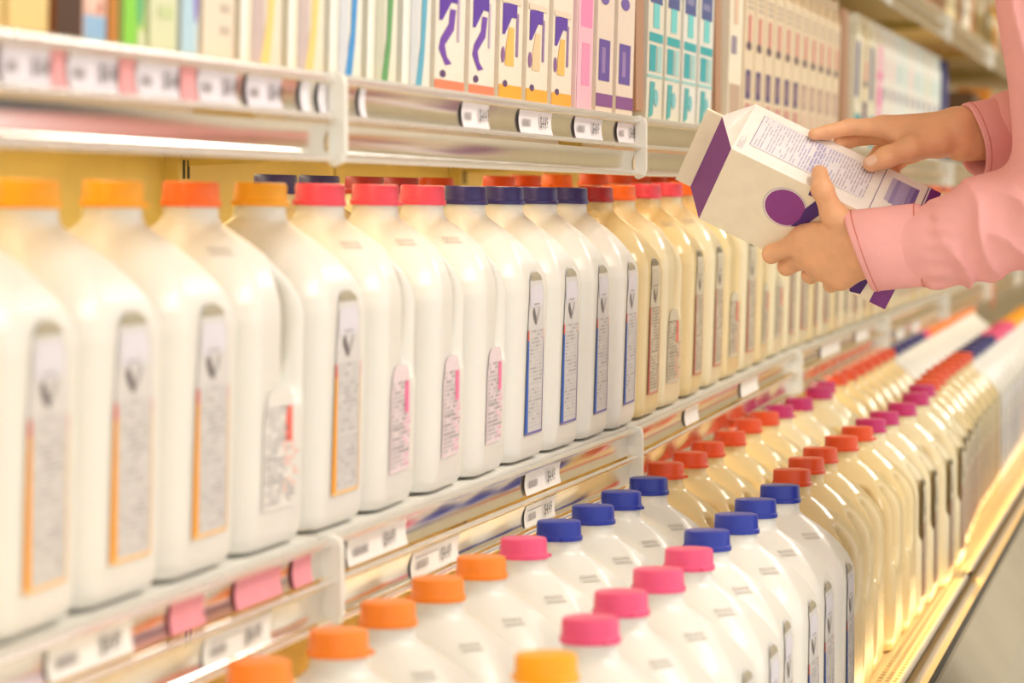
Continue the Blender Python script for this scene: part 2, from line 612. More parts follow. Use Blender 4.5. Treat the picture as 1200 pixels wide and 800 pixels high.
def jug_sdf(X, Y, Z):
    a = np.interp(Z, ZP, AP).astype(np.float32)
    r = np.interp(Z, ZP, RP).astype(np.float32)
    qx = np.abs(X) - (a - r)
    qy = np.abs(Y) - (a - r)
    d = np.sqrt(np.maximum(qx, 0) ** 2 + np.maximum(qy, 0) ** 2) + np.minimum(np.maximum(qx, qy), 0) - r
    d = smax(d, -Z + 0.001, 0.004)
    d = np.maximum(d, Z - 0.252)
    # handle at the (+x, +y) corner: finger space beside it and a hole behind it
    u = (X + Y) * 0.70710678
    v = (X - Y) * 0.70710678
    up = 0.052 + 0.018 * np.clip((0.125 - Z) / 0.03, 0, 1) + np.clip((Z - 0.200) * 0.6, 0, 1)
    side = smax(smax(0.0115 - np.abs(v), up - u, 0.012), np.maximum(0.108 - Z, Z - 0.226), 0.014)
    d = smax(d, -side, 0.008)
    hole = np.sqrt(((u - 0.0655) / 0.010) ** 2 + ((Z - 0.158 + (u - 0.0655) * 0.4) / 0.034) ** 2)
    hole = (hole - 1) * 0.009
    d = smax(d, -hole, 0.005)
    # shallow base ring groove
    return d


jv, jf = surface_nets(jug_sdf, (-0.08, -0.08, -0.006), (0.08, 0.08, 0.258), 0.0030)
_t = mesh('bottle_body', jv, jf, M['milk'], smooth=True)
ME_BODY = {'white': _t.data}
bpy.data.objects.remove(_t)
for nm, mm in (('tan', 'milk_tan'), ('cream', 'milk_cream')):
    c = ME_BODY['white'].copy()
    c.materials.clear()
    c.materials.append(M[mm])
    ME_BODY[nm] = c

ME_CAP = {}
for k in CAPC:
    b = MB()
    b.lathe([(0.0190, 0.2470), (0.0222, 0.2470), (0.0223, 0.2508), (0.0213, 0.2515), (0.0211, 0.2522), (0.0209, 0.2535), (0.0206, 0.2625), (0.0200, 0.2645), (0.0190, 0.2650)], 48, rib=0.004)
    b.add([(0.0208, -0.005, 0.2470), (0.0250, -0.004, 0.2475), (0.0250, 0.004, 0.2475), (0.0208, 0.005, 0.2470), (0.0208, -0.005, 0.2508), (0.0250, -0.004, 0.2500), (0.0250, 0.004, 0.2500), (0.0208, 0.005, 0.2508)],
          [(0, 3, 2, 1), (4, 5, 6, 7), (0, 1, 5, 4), (1, 2, 6, 5), (2, 3, 7, 6)])
    o = b.build('screw_cap', M['cap_' + k])
    shade_auto(o, 30)
    ME_CAP[k] = o.data
    bpy.data.objects.remove(o)


def face_x(z):
    return float(np.interp(z, ZP, AP))


def corner_x(z):
    a_, r_ = float(np.interp(z, ZP, AP)), float(np.interp(z, ZP, RP))
    return (a_ - r_) * 1.41421 + r_


def label_mesh(kind, stripe):
    """printed label lying on the jug's +x face; u runs along +y, z up"""
    b = MB()
    mats = []

    def mi(m):
        if m not in mats:
            mats.append(m)
        return mats.index(m)

    def strip(poly_rows, m, off):
        # poly_rows: list of (z, u0, u1)
        vs, fs = [], []
        for z, u0, u1 in poly_rows:
            x = face_x(z) + off
            vs += [(x, u0, z), (x, u1, z)]
        for i in range(len(poly_rows) - 1):
            fs.append((2 * i, 2 * i + 1, 2 * i + 3, 2 * i + 2))
        b.add(vs, fs, mi(m))

    rnd = random.Random(kind + stripe)
    paper = flat(231, 226, 218)
    grey = flat(203, 198, 195)
    dark = flat(180, 174, 172)
    ink = flat(110, 102, 104)
    lav = flat(220, 216, 224)
    sc = {'orange': flat(250, 165, 15), 'blue': flat(20, 90, 190), 'red': flat(190, 66, 48), 'pink': flat(238, 120, 160), 'redpink': flat(226, 104, 84), 'coral': flat(242, 110, 95)}[stripe]
    lite = {'orange': flat(248, 200, 130), 'blue': flat(120, 110, 170), 'red': flat(205, 130, 105), 'pink': flat(240, 190, 205), 'redpink': flat(224, 170, 140), 'coral': flat(245, 195, 180)}[stripe]
    o1, o2, o3 = 0.0009, 0.0013, 0.0017
    if stripe in ('red', 'redpink'):
        paper, lav, grey, dark, ink = flat(206, 194, 168), flat(196, 184, 160), flat(176, 162, 140), flat(150, 132, 112), flat(92, 80, 66)
    if kind == 'long':
        top = flat(168, 158, 134) if stripe != 'red' else flat(120, 108, 84)
        base = flat(214, 209, 205) if stripe != 'red' else paper
        strip([(0.028, -0.036, 0.036), (0.10, -0.035, 0.035), (0.15, -0.031, 0.031), (0.168, -0.029, 0.029), (0.176, -0.026, 0.026), (0.182, -0.018, 0.018), (0.185, -0.008, 0.008)], base, o1)
        strip([(0.150, -0.026, 0.020), (0.160, -0.028, 0.026), (0.171, -0.020, 0.018)], lav, o2)
        strip([(0.1755, -0.024, 0.024), (0.180, -0.020, 0.020), (0.1835, -0.010, 0.010)], top, o2)
        # side stripes with a red tip
        strip([(0.028, -0.037, -0.025), (0.075, -0.036, -0.027), (0.118, -0.0345, -0.0285)], sc, o2)
        strip([(0.118, -0.0345, -0.0285), (0.128, -0.034, -0.030)], flat(235, 95, 80), o2)
        strip([(0.028, 0.0335, 0.036), (0.118, 0.0325, 0.0345)], lite, o2)
        strip([(0.118, 0.0325, 0.0345), (0.128, 0.032, 0.0335)], flat(235, 140, 120), o2)
        strip([(0.0265, -0.037, 0.036), (0.029, -0.036, 0.035)], lite, o2)
        # emblem
        strip([(0.133, -0.004, 0.002), (0.139, -0.012, 0.000), (0.145, -0.016, -0.006), (0.149, -0.013, -0.009)], ink, o2)
        strip([(0.136, 0.002, 0.006), (0.143, 0.004, 0.012), (0.149, 0.010, 0.014)], dark, o2)
        strip([(0.152, -0.014, 0.010), (0.1535, -0.014, 0.010)], dark, o3)
        strip([(0.031, -0.0245, 0.0295), (0.127, -0.0275, 0.0305)], base, o1 + 0.0002)
        # small print
        z = 0.033
        while z < 0.126:
            u = -0.023
            while u < 0.026:
                w = rnd.uniform(0.004, 0.013)
                if rnd.random() < 0.85:
                    strip([(z, u, min(u + w, 0.028)), (z + 0.0021, u, min(u + w, 0.028))], grey if rnd.random() < 0.7 else dark, o2)
                u += w + 0.0016
            z += 0.0036 if not (0.066 < z < 0.07) else 0.006
    else:
        strip([(0.030, -0.042, 0.028), (0.095, -0.042, 0.030), (0.112, -0.036, 0.020), (0.118, -0.026, 0.010)], paper if stripe != 'pink' else flat(233, 214, 216), o1)
        strip([(0.078, 0.006, 0.022), (0.104, 0.006, 0.020)], sc, o2)
        z = 0.034
        while z < 0.105:
            u = -0.037
            while u < (0.004 if z > 0.076 else 0.026):
                w = rnd.uniform(0.004, 0.012)
                if rnd.random() < 0.85:
                    strip([(z, u, u + w), (z + 0.0022, u, u + w)], (grey if u < 0.0 else lite) if rnd.random() < 0.75 else dark, o2)
                u += w + 0.0016
            z += 0.0038
        for zz in (0.050, 0.066):
            strip([(zz, -0.038, 0.004), (zz + 0.0012, -0.038, 0.004)], dark, o3)
    o = b.build('paper_label', mats)
    me = o.data
    bpy.data.objects.remove(o)
    return me


ME_LAB = {}
for kd in ('long', 'short'):
    for st in ('orange', 'blue', 'red', 'pink', 'redpink', 'coral'):
        ME_LAB[(kd, st)] = label_mesh(kd, st)
# date stamp on the shoulder facing -y: two lines of tiny characters
b = MB()
rs = random.Random(3)
for row in range(2):
    for c in range(9):
        if rs.random() < 0.15:
            continue
        x0 = -0.010 + c * 0.0022
        t0 = 0.30 + row * 0.22
        zt = lambda t: 0.209 + 0.015 * t
        for (t, xx, w) in ((t0, x0, 0.0013), (t0 + 0.09, x0 + rs.choice([0, 0.0007]), 0.0008)):
            z0, z1 = zt(t), zt(t + 0.06)
            ya, yb = -corner_x(z0) - 0.0010, -corner_x(z1) - 0.0010
            b.add([(xx, ya, z0), (xx + w, ya, z0), (xx + w, yb, z1), (xx, yb, z1)], [(0, 1, 2, 3)])
_o = b.build('date_stamp', M['ink'])
ME_STAMP = _o.data
bpy.data.objects.remove(_o)

CORNER = {'far': 0.0, 'near': -math.pi / 2, 'back': math.pi / 2, 'backnear': math.pi}
CAPWORD = {'orange': 'orange', 'amber': 'amber', 'vermilion': 'orange-red', 'pink': 'pink', 'rose': 'rose-pink', 'blue': 'blue', 'navy': 'navy', 'red': 'red', 'magenta': 'magenta', 'maroon': 'maroon'}


def jug(x, y, z, cap, body, handle, lab, label, group, tilt=0.0, rz=0.0, stamp=False):
    e = empty('milk_jug', (x, y, z), label, 'milk jug', group, rot=(0, tilt, rz))
    link_mesh('bottle_body', ME_BODY[body], e, rz=CORNER[handle])
    link_mesh('screw_cap', ME_CAP[cap], e, rz=random.uniform(0, 6.28))
    if lab:
        link_mesh('paper_label', ME_LAB[lab], e)
    if stamp:
        link_mesh('date_stamp', ME_STAMP, e, rz=math.pi / 4)
    return e


def spread(ys, gap):
    ys = list(ys)
    for _ in range(200):
        for i in range(len(ys) - 1):
            d = ys[i + 1] - ys[i]
            if d < gap:
                c = (gap - d) / 2
                ys[i] -= c
                ys[i + 1] += c
    return ys


def row_labels(rows, rowname):
    """rows: list of (cap, body): one label each, counted by cap colour from the near end"""
    n = {}
    out = []
    for cap, body in rows:
        w = CAPWORD[cap]
        n[w] = n.get(w, 0) + 1
        out.append('%s milk jug, %s %s cap from the near end of the %s' % (body, ordw(n[w]), w, rowname))
    return out


CAPZ = 1.15 - 0.310
LOW = {}
back_px = [(305, 790, 'orange'), (395, 755, 'orange'), (458, 718, 'orange'), (515, 690, 'orange'), (565, 665, 'orange'), (613, 643, 'pink'), (655, 622, 'blue'), (692, 605, 'blue'), (727, 587, 'blue'), (760, 570, 'blue'),
           (782, 550, 'red'), (805, 541, 'red'), (829, 527, 'red'), (855, 514, 'red'), (876, 499, 'red'), (895, 491, 'red'), (912, 483, 'magenta'), (942, 474, 'magenta'), (960, 461, 'magenta'), (963, 454, 'magenta'), (976, 445, 'red')]
front_px = [(640, 783, 'amber'), (693, 738, 'pink'), (730, 706, 'pink'), (772, 680, 'pink'), (810, 654, 'pink'), (828, 634, 'blue'), (860, 616, 'blue'), (884, 597, 'blue'), (916, 579, 'blue'),
            (928, 560, 'red'), (945, 546, 'red'), (961, 534, 'red'), (986, 520, 'red'), (1007, 507, 'red'), (1019, 500, 'magenta'), (1035, 491, 'magenta'), (1060, 480, 'magenta'), (1073, 468, 'magenta'), (1077, 458, 'magenta')]
for rname, lst, far, xfar in (('lower rear row', back_px, [(6.25, 'red'), (7.05, 'navy'), (7.2, 'pink'), (8.75, 'orange')], (-0.60, -0.635)),
                              ('lower front row', front_px, [(5.0, 'magenta'), (6.15, 'red'), (6.85, 'navy'), (7.65, 'pink'), (8.75, 'amber')], (-0.443, -0.465))):
    pts = [onz(a, c, CAPZ) for a, c, _ in lst]
    ys = spread([p[1] for p in pts], 0.1475)
    recs = [(float(p[0]), y, c) for p, y, (_, _, c) in zip(pts, ys, lst)]
    # keep the row a row: no jug more than a few millimetres off the running mean
    xm = [np.mean([r[0] for r in recs[max(0, i - 2):i + 3]]) for i in range(len(recs))]
    recs = [(float(m + np.clip(r[0] - m, -0.006, 0.006)), r[1], r[2]) for m, r in zip(xm, recs)]
    y = recs[-1][1] + 0.152
    while y < 8.75:
        c = next(cc for yy, cc in far if y <= yy)
        xx = float(np.interp(y, [5.0, 8.8], xfar))
        xx = min(xx, recs[-1][0] + 0.004)
        xx = max(xx, recs[-1][0] - 0.004)
        recs.append((xx, y, c))
        y += 0.152
    info = []
    for x, y, c in recs:
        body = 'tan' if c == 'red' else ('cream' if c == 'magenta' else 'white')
        info.append((c, body))
    labs = row_labels(info, rname)
    for i, ((x, y, c), (_, body), lb) in enumerate(zip(recs, info, labs)):
        if c in ('red', 'magenta'):
            handle, lab = 'near', (('long', 'red') if (c == 'magenta' or y > 5.0) else None)
            if y > 5.2:
                handle = 'back'
        else:
            handle = 'back'
            lab = ('long', {'blue': 'blue', 'navy': 'blue', 'orange': 'orange', 'amber': 'orange', 'pink': 'pink'}[c])
        jug(x, y, ZD, c, body, handle, lab, lb, 'jugs in the ' + rname, rz=random.uniform(-0.02, 0.02), stamp=(c in ('orange', 'pink', 'blue') and y < 4))
    LOW[rname] = recs

# middle shelf, front row: cap columns read along the line of the shelf
XU = lambda y: float(np.interp(y, [1.8, 3.4, 14], [-0.727, -0.686, -0.684]))
up_px = [(-60, 'amber', 'back', ('long', 'orange')), (26, 'amber', 'back', ('long', 'orange')), (122, 'amber', 'back', ('long', 'orange')), (224, 'vermilion', 'far', ('short', 'coral')), (305, 'amber', 'back', ('long', 'orange')),
         (375, 'rose', 'far', ('short', 'pink')), (440, 'rose', 'far', ('short', 'pink')), (495, 'rose', 'far', ('short', 'pink')), (545, 'navy', 'back', ('long', 'blue')),
         (590, 'navy', 'back', ('long', 'blue')), (632, 'navy', 'back', ('long', 'blue')), (667, 'navy', 'back', ('long', 'blue')), (699, 'maroon', 'back', ('long', 'red')),
         (722, 'vermilion', 'far', ('short', 'redpink')), (755, 'rose', 'back', ('long', 'red')), (781, 'rose', 'back', ('long', 'red')), (803, 'vermilion', 'far', ('short', 'redpink'))]
ys = spread([y_on(p[0], XU) for p in up_px], 0.1475)
recs = [(XU(y), y, p[1], p[2], p[3]) for y, p in zip(ys, up_px)]
y = ys[-1] + 0.152
k = 0
cyc = [('red', 'back', ('long', 'red')), ('vermilion', 'far', ('short', 'redpink')), ('maroon', 'far', ('short', 'redpink')), ('red', 'back', ('long', 'red')), ('red', 'back', ('long', 'red')), ('maroon', 'back', ('long', 'red'))]
while y < 9.1:
    c = cyc[k % 6]
    recs.append((XU(y), y, c[0], c[1], c[2]))
    k += 1
    y += 0.152
sl = math.sin(TILT) * 0.0725


def shelf_z(fn, x, y):
    return fn(y, 2) + 0.004 + math.tan(TILT) * (fn(y, 1) - 0.004 - x)


for i, (x, y, c, hd, lb) in enumerate(recs):
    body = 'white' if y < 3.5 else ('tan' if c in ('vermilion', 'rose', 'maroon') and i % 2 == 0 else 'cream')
    z = shelf_z(MID, x, y) + 0.0012
    # the foot stands on the sloping board, so the empty sits a little back of the cap
    jug(x - 0.0072, y, z, c, body, hd, lb,
        '%s-capped %s milk jug, %s from the near end of the middle shelf front row' % (CAPWORD[c], body, ordw(i + 1)),
        'jugs in the middle shelf front row', tilt=TILT, rz=random.uniform(-0.03, 0.03), stamp=(c == 'rose' or i == 3))
X2 = lambda y: -0.858
sec = [(325, 'navy'), (372, 'navy'), (430, 'maroon'), (466, 'maroon'), (511, 'red'), (585, 'red'), (616, 'red'), (653, 'vermilion'), (695, 'red'), (724, 'red')]
ys = spread([y_on(p[0], X2) for p in sec], 0.1475)
sec = [(y, p[1]) for y, p in zip(ys, sec)]
y = ys[-1] + 0.155
while y < 5.6:
    sec.append((y, 'red'))
    y += 0.155
for i, (y, c) in enumerate(sec):
    x = X2(y) - 0.0072
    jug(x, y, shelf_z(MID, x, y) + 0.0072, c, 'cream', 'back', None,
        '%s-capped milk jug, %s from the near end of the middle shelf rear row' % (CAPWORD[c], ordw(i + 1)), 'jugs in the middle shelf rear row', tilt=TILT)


# ------------------------------------------------------------------ gable-top cartons
def carton_geo(wy, dx, h, gable=0.026, fin=0.017, inset=0.018):
    """body with a pinched roof; ridge runs along x, roof panels face -y and +y, folded ends face -x and +x"""
    a, c = dx / 2, wy / 2
    t = 0.0016
    v = [(-a, -c, 0), (a, -c, 0), (a, c, 0), (-a, c, 0), (-a, -c, h), (a, -c, h), (a, c, h), (-a, c, h),
         (-a, -t, h + gable), (a, -t, h + gable), (a, t, h + gable), (-a, t, h + gable),
         (-a, -t, h + gable + fin), (a, -t, h + gable + fin), (a, t, h + gable + fin), (-a, t, h + gable + fin),
         (a - inset, 0, h + gable * 0.72), (-a + inset, 0, h + gable * 0.72)]
    f = [(0, 3, 2, 1), (0, 1, 5, 4), (1, 2, 6, 5), (2, 3, 7, 6), (3, 0, 4, 7),
         (4, 5, 9, 8), (6, 7, 11, 10),
         (5, 6, 16), (6, 10, 16), (10, 9, 16), (9, 5, 16), (7, 4, 17), (4, 8, 17), (8, 11, 17), (11, 7, 17),
         (8, 9, 13, 12), (10, 11, 15, 14), (12, 13, 14, 15), (9, 10, 14, 13), (11, 8, 12, 15)]
    return v, f


class Print:
    """coloured patches on the +x face; u in 0..1 along +y (near to far), w in 0..1 up"""

    def __init__(self, wy, dx, h):
        self.b = MB()
        self.mats = []
        self.wy, self.x, self.h = wy, dx / 2, h
        self.lv = 0
        self.k = 1.0

    def poly(self, pts, col):
        m = flat(*col)
        if m not in self.mats:
            self.mats.append(m)
        self.lv += 1
        x = self.x + 0.0004 + 0.00004 * self.lv
        self.b.add([(x, (u - 0.5) * self.wy, w * self.h * self.k) for u, w in pts], [tuple(range(len(pts)))], self.mats.index(m))

    def rect(self, u0, w0, u1, w1, col):
        self.poly([(u0, w0), (u1, w0), (u1, w1), (u0, w1)], col)

    def oval(self, u, w, ru, rw, col, n=16):
        self.poly([(u + ru * math.cos(2 * math.pi * i / n), w + rw * math.sin(2 * math.pi * i / n)) for i in range(n)], col)

    def build(self, parent):
        if self.lv:
            self.b.build('printed_panel', self.mats, parent)


def pr_tan(p):
    for w in (0.2, 0.42, 0.64, 0.85):
        p.rect(0.02, w, 0.98, w + 0.05, (248, 226, 170))


def pr_brown(p):
    p.rect(0, 0, 0.42, 1, (72, 40, 12))
    p.rect(0.42, 0, 0.80, 1, (238, 190, 170))
    p.oval(0.58, 0.16, 0.14, 0.07, (244, 206, 190))
    p.oval(0.70, 0.10, 0.05, 0.02, (205, 128, 108))
    p.rect(0.44, 0.0, 0.80, 0.075, (150, 190, 226))
    p.rect(0.84, 0, 1, 1, (200, 128, 40))


def pr_green(p):
    p.rect(0, 0, 0.62, 1, (140, 215, 70))
    p.oval(0.74, 0.16, 0.18, 0.10, (92, 178, 120))
    p.rect(0.66, 0, 1, 0.05, (225, 228, 190))


def pr_palegreen(p):
    for w in (0.1, 0.25, 0.4, 0.55, 0.7):
        p.rect(0.3, w, 0.85, w + 0.04, (205, 215, 160))


def pr_bluepurple(p):
    p.rect(0, 0, 0.8, 1, (186, 216, 232))
    p.oval(0.8, 0.20, 0.18, 0.10, (150, 140, 205))


def pr_creamtext(p):
    for w in np.arange(0.08, 0.9, 0.075):
        p.rect(0.55, w, 0.85, w + 0.028, (205, 190, 172))


def pr_swoosh(main, sw):
    def f(p):
        p.rect(0.0, 0, 0.14, 1, (250, 247, 238))
        p.rect(0.28, 0.0, 0.56, 1, main)
        p.k = 0.42
        p.poly([(0.48, 0.0), (0.70, 0.0), (0.78, 0.3), (0.86, 1.0), (0.66, 1.0), (0.64, 0.4)], sw)
    return f


def pr_purple(acc, band):
    def f(p):
        p.k = 0.47
        p.rect(0, 0.0, 1, 0.085 if band == (250, 130, 95) else 0.13, band)
        d = (88, 42, 165)
        p.poly([(0.10, 0.92), (0.72, 0.95), (0.72, 0.80), (0.50, 0.80), (0.20, 0.62), (0.10, 0.62)], d)
        if acc:
            p.poly([(0.38, 0.70), (0.60, 0.70), (0.62, 0.32), (0.24, 0.32), (0.26, 0.50)], acc)
            p.rect(0.70, 0.42, 0.80, 0.85, (150, 118, 168))
            p.oval(0.14, 0.42, 0.08, 0.08, (140, 90, 150))
        else:
            p.poly([(0.46, 0.74), (0.66, 0.74), (0.60, 0.55), (0.30, 0.40), (0.38, 0.30), (0.55, 0.24), (0.34, 0.22), (0.10, 0.36), (0.16, 0.46), (0.42, 0.60)], (112, 62, 170))
            p.rect(0.72, 0.45, 0.80, 0.88, (200, 178, 200))
        p.oval(0.26, 0.14, 0.10, 0.035, (85, 55, 110))
        p.rect(0.04, 1.12 / 1.2, 0.9, 0.99, (236, 214, 190))
    return f


def pr_pink(p):
    p.rect(0.05, 0, 0.95, 1, (246, 190, 205))
    p.rect(0.05, 0.68, 0.95, 0.75, (238, 130, 180))
    p.rect(0.2, 0.42, 0.9, 0.6, (240, 140, 185))
    p.rect(0.3, 0.12, 0.8, 0.34, (238, 150, 188))


def pr_violet(p):
    p.k = 0.68
    p.rect(0.12, 0.24, 0.78, 0.56, (96, 66, 158))
    p.rect(0.3, 0.30, 0.5, 0.5, (150, 120, 180))
    p.rect(0.0, 0.04, 1, 0.14, (132, 66, 140))
    p.oval(0.4, 0.88, 0.25, 0.05, (110, 84, 168))


def pr_teal(p):
    p.rect(0.10, 0.66, 0.86, 1.0, (66, 78, 140))
    p.rect(0.2, 0.72, 0.7, 0.76, (130, 130, 170))
    p.rect(0.3, 0.52, 0.7, 0.66, (110, 205, 205))
    p.rect(0.08, 0.44, 0.94, 0.49, (20, 165, 170))
    p.rect(0.12, 0.27, 0.52, 0.42, (28, 165, 172))
    p.rect(0.60, 0.27, 0.9, 0.42, (165, 205, 200))
    p.rect(0.0, 0.235, 1, 0.25, (150, 205, 200))
    p.poly([(0.15, 0.0), (0.40, 0.02), (0.5, 0.21), (0.2, 0.21)], (70, 170, 170))
    p.oval(0.6, 0.12, 0.14, 0.05, (120, 190, 195))


def pr_redtext(dark):
    def f(p):
        for w in (0.84, 0.88, 0.92):
            p.rect(0.2, w, 0.85, w + 0.018, (190, 170, 150))
        p.rect(0.35, 0.60, 0.66, 0.80, (214, 124, 112))
        p.oval(0.45, 0.585, 0.28, 0.032, (96, 70, 80))
        c = (84, 60, 110) if dark else (188, 150, 138)
        p.rect(0.18, 0.22, 0.72, 0.42, c)
        p.rect(0.34, 0.27, 0.5, 0.38, (168, 130, 140) if dark else (226, 196, 176))
        p.rect(0.2, 0.05, 0.8, 0.19, (206, 140, 132) if dark else (224, 190, 165))
    return f


def pr_navyteal(p):
    p.rect(0.1, 0.45, 0.5, 0.95, (92, 92, 145))
    p.rect(0.1, 0.0, 0.95, 0.3, (70, 160, 165))
    p.rect(0.62, 0.4, 0.9, 0.9, (226, 214, 180))


def pr_whitemix(col):
    def f(p):
        p.rect(0.15, 0.5, 0.55, 0.62, (150, 136, 150))
        p.rect(0.1, 0.03, 0.9, 0.30, tuple(int(v * 0.86) for v in col))
        p.rect(0.3, 0.7, 0.6, 0.9, col)
    return f


CREAM = (240, 228, 204)
TOPX = lambda y: TOP(y, 1) - 0.016          # plane of the carton fronts on the upper shelf
# (left column, right column, carton colour, print, description)
cartons = [
    (-42, 6, (238, 208, 140), pr_tan, 'pale tan carton with cream bands at the left edge of the upper shelf'),
    (8, 60, (238, 208, 140), pr_tan, 'pale tan carton with cream bands beside the brown picture carton'),
    (62, 141, (150, 84, 30), pr_brown, 'dark brown carton with pink and blue picture on the upper shelf'),
    (143, 172, (196, 222, 130), pr_green, 'bright green carton with dark green disc on the upper shelf'),
    (174, 209, (222, 224, 186), pr_palegreen, 'pale green carton beside the bright green carton'),
    (211, 234, (216, 226, 226), pr_bluepurple, 'slim pale blue carton with violet disc on the upper shelf'),
    (236, 276, (240, 222, 200), pr_creamtext, 'cream carton with grey small print beside the slim blue carton'),
    (278, 332, (238, 226, 204), pr_swoosh((206, 184, 180), (246, 214, 130)), 'cream carton with mauve stripe and yellow swoosh, nearer of two'),
    (334, 381, (238, 228, 206), pr_swoosh((206, 186, 182), (246, 214, 130)), 'cream carton with mauve stripe and yellow swoosh, farther of two'),
    (383, 425, (238, 234, 222), pr_swoosh((214, 216, 222), (60, 150, 215)), 'white carton with bright blue swoosh beside the yellow swoosh cartons'),
    (427, 466, (232, 228, 210), pr_swoosh((202, 202, 180), (96, 160, 100)), 'white carton with green swoosh on the upper shelf'),
    (468, 505, (232, 230, 220), pr_swoosh((212, 214, 216), (90, 172, 200)), 'white carton with teal blue swoosh beside the purple logo cartons'),
    (507, 545, (242, 230, 214), pr_purple(None, (250, 130, 95)), 'cream carton with purple swirl and coral foot band, nearer of two'),
    (547, 580, (242, 230, 214), pr_purple(None, (250, 130, 95)), 'cream carton with purple swirl and coral foot band, farther of two'),
    (582, 612, (242, 228, 208), pr_purple((248, 192, 96), (250, 172, 40)), 'cream carton with purple and amber print, nearest of three'),
    (614, 642, (242, 228, 208), pr_purple((244, 205, 160), (250, 172, 40)), 'cream carton with purple and amber print, middle of three'),
    (644, 670, (242, 228, 208), pr_purple((248, 192, 96), (250, 172, 40)), 'cream carton with purple and amber print, farthest of three'),
    (672, 694, (246, 210, 212), pr_pink, 'pink carton between the amber and violet cartons'),
    (696, 718, (236, 218, 200), pr_violet, 'cream carton with violet block, nearer of two beside the pink carton'),
    (720, 741, (236, 218, 200), pr_violet, 'cream carton with violet block, farther of two beside the pink carton'),
    (756, 775, (224, 218, 200), pr_teal, 'white carton with navy and teal print, nearest of four'),
    (777, 795, (224, 218, 200), pr_teal, 'white carton with navy and teal print, second of four'),
    (797, 814, (226, 224, 214), pr_teal, 'white carton with navy and teal print, third of four'),
    (816, 833, (226, 224, 214), pr_teal, 'white carton with navy and teal print, farthest of four'),
    (851, 867, (240, 228, 204), pr_whitemix((226, 190, 160)), 'plain cream carton before the row of red lettered cartons'),
]
px = 869.0
n = 0
while px < 978:
    w = 12.2 - 0.036 * (px - 869)
    cartons.append((px, px + w - 0.8, (232, 210, 178), pr_redtext(n < 6), 'beige carton with red and dark lettering, %s of its row from the near end' % ordw(n + 1)))
    px += w
    n += 1
far_cols = [(236, 228, 204), (230, 214, 180), (238, 226, 210), (240, 234, 224), (236, 236, 230), (232, 236, 228), (238, 232, 220)]
far_prints = [pr_navyteal, pr_redtext(True), pr_pink, pr_whitemix((240, 200, 205)), pr_whitemix((150, 205, 200)), pr_whitemix((190, 220, 215)), pr_whitemix((200, 214, 160))]
px = 999.0
n = 0
while px < 1096:
    w = 8.6 - 0.028 * (px - 999)
    k = [0, 1, 0, 2, 3, 3, 4, 5, 3, 4, 5, 6, 4, 5, 3, 6, 4, 5, 3, 4][n % 20]
    cartons.append((px, px + w - 0.5, far_cols[k], far_prints[k], 'whitish carton beyond the brown divider, %s from the near end' % ordw(n + 1)))
    px += w
    n += 1
cartons.append((1103.5, 1108, (70, 74, 130), pr_whitemix((60, 66, 130)), 'navy blue carton at the far end of the whitish carton row'))
for (pa, pb, col, prn, lab) in cartons:
    ya, yb = y_on(pa, TOPX), y_on(pb, TOPX)
    wy = yb - ya
    dx = 0.095
    y = (ya + yb) / 2
    x = TOPX(y) - dx / 2
    h = 0.205
    z = shelf_z(TOP, x, y) + 0.0022
    e = empty('carton', (x, y, z), lab, 'carton', 'cartons on the upper shelf', rot=(0, TILT * 0.99, 0))
    v, f = carton_geo(wy - 0.003, dx, h)
    mesh('carton_box', v, f, flat(*col), e)
    p = Print(wy - 0.003, dx, h)
    prn(p)
    p.build(e)
# brown cardboard dividers between the blocks of cartons
for i, (pa, lab) in enumerate([(745, 'brown cardboard divider between violet and teal cartons'), (838, 'brown cardboard divider after the teal cartons'), (986, 'tall brown cardboard divider after the red lettered cartons')]):
    y = y_on(pa, TOPX)
    w = 0.05 if i < 2 else 0.10
    b = MB()
    x = TOPX(y)
    b.box((x - 0.30, y, shelf_z(TOP, x - 0.3, y) + 0.001), (x, y + w, 1.24 + 0.25))
    tag(b.build('cardboard_divider', flat(178, 132, 100)), lab, 'divider')

# ------------------------------------------------------------------ far end: mixed packages, all out of focus
rp = random.Random(11)
pk_cols = [('brown', (150, 100, 50)), ('olive', (150, 130, 60)), ('red', (205, 84, 50)), ('cream', (228, 208, 160)), ('orange', (214, 140, 40)), ('tan', (196, 160, 96)), ('white', (236, 226, 204)), ('umber', (90, 62, 34)), ('blue', (100, 150, 205))]


def package(x, y, z, w, d, h, cn, col, lab, grp, gab=False, tilt=0.0):
    e = empty('food_package', (x, y, z), lab, 'package', grp, rot=(0, tilt, 0))
    b = MB()
    if gab:
        v, f = carton_geo(w, d, h)
        b.add(v, f)
    else:
        r = 0.004
        pf = [(-d / 2 + r, 0), (d / 2 - r, 0), (d / 2, r), (d / 2, h - r), (d / 2 - r, h), (-d / 2 + r, h), (-d / 2, h - r), (-d / 2, r)]
        b.extrude(pf, (0, -w / 2, 0), (0, w / 2, 0))
    b.build('package_box', flat(*col), e)
    p = Print(w, d, h)
    dk = tuple(int(v * 0.6) for v in col)
    lt = tuple(int(v + (255 - v) * 0.55) for v in col)
    p.rect(0.1, 0.55, 0.9, 0.8, lt)
    p.rect(0.15, 0.2, 0.7, 0.3, dk)
    p.rect(0.15, 0.36, 0.85, 0.42, dk)
    p.build(e)


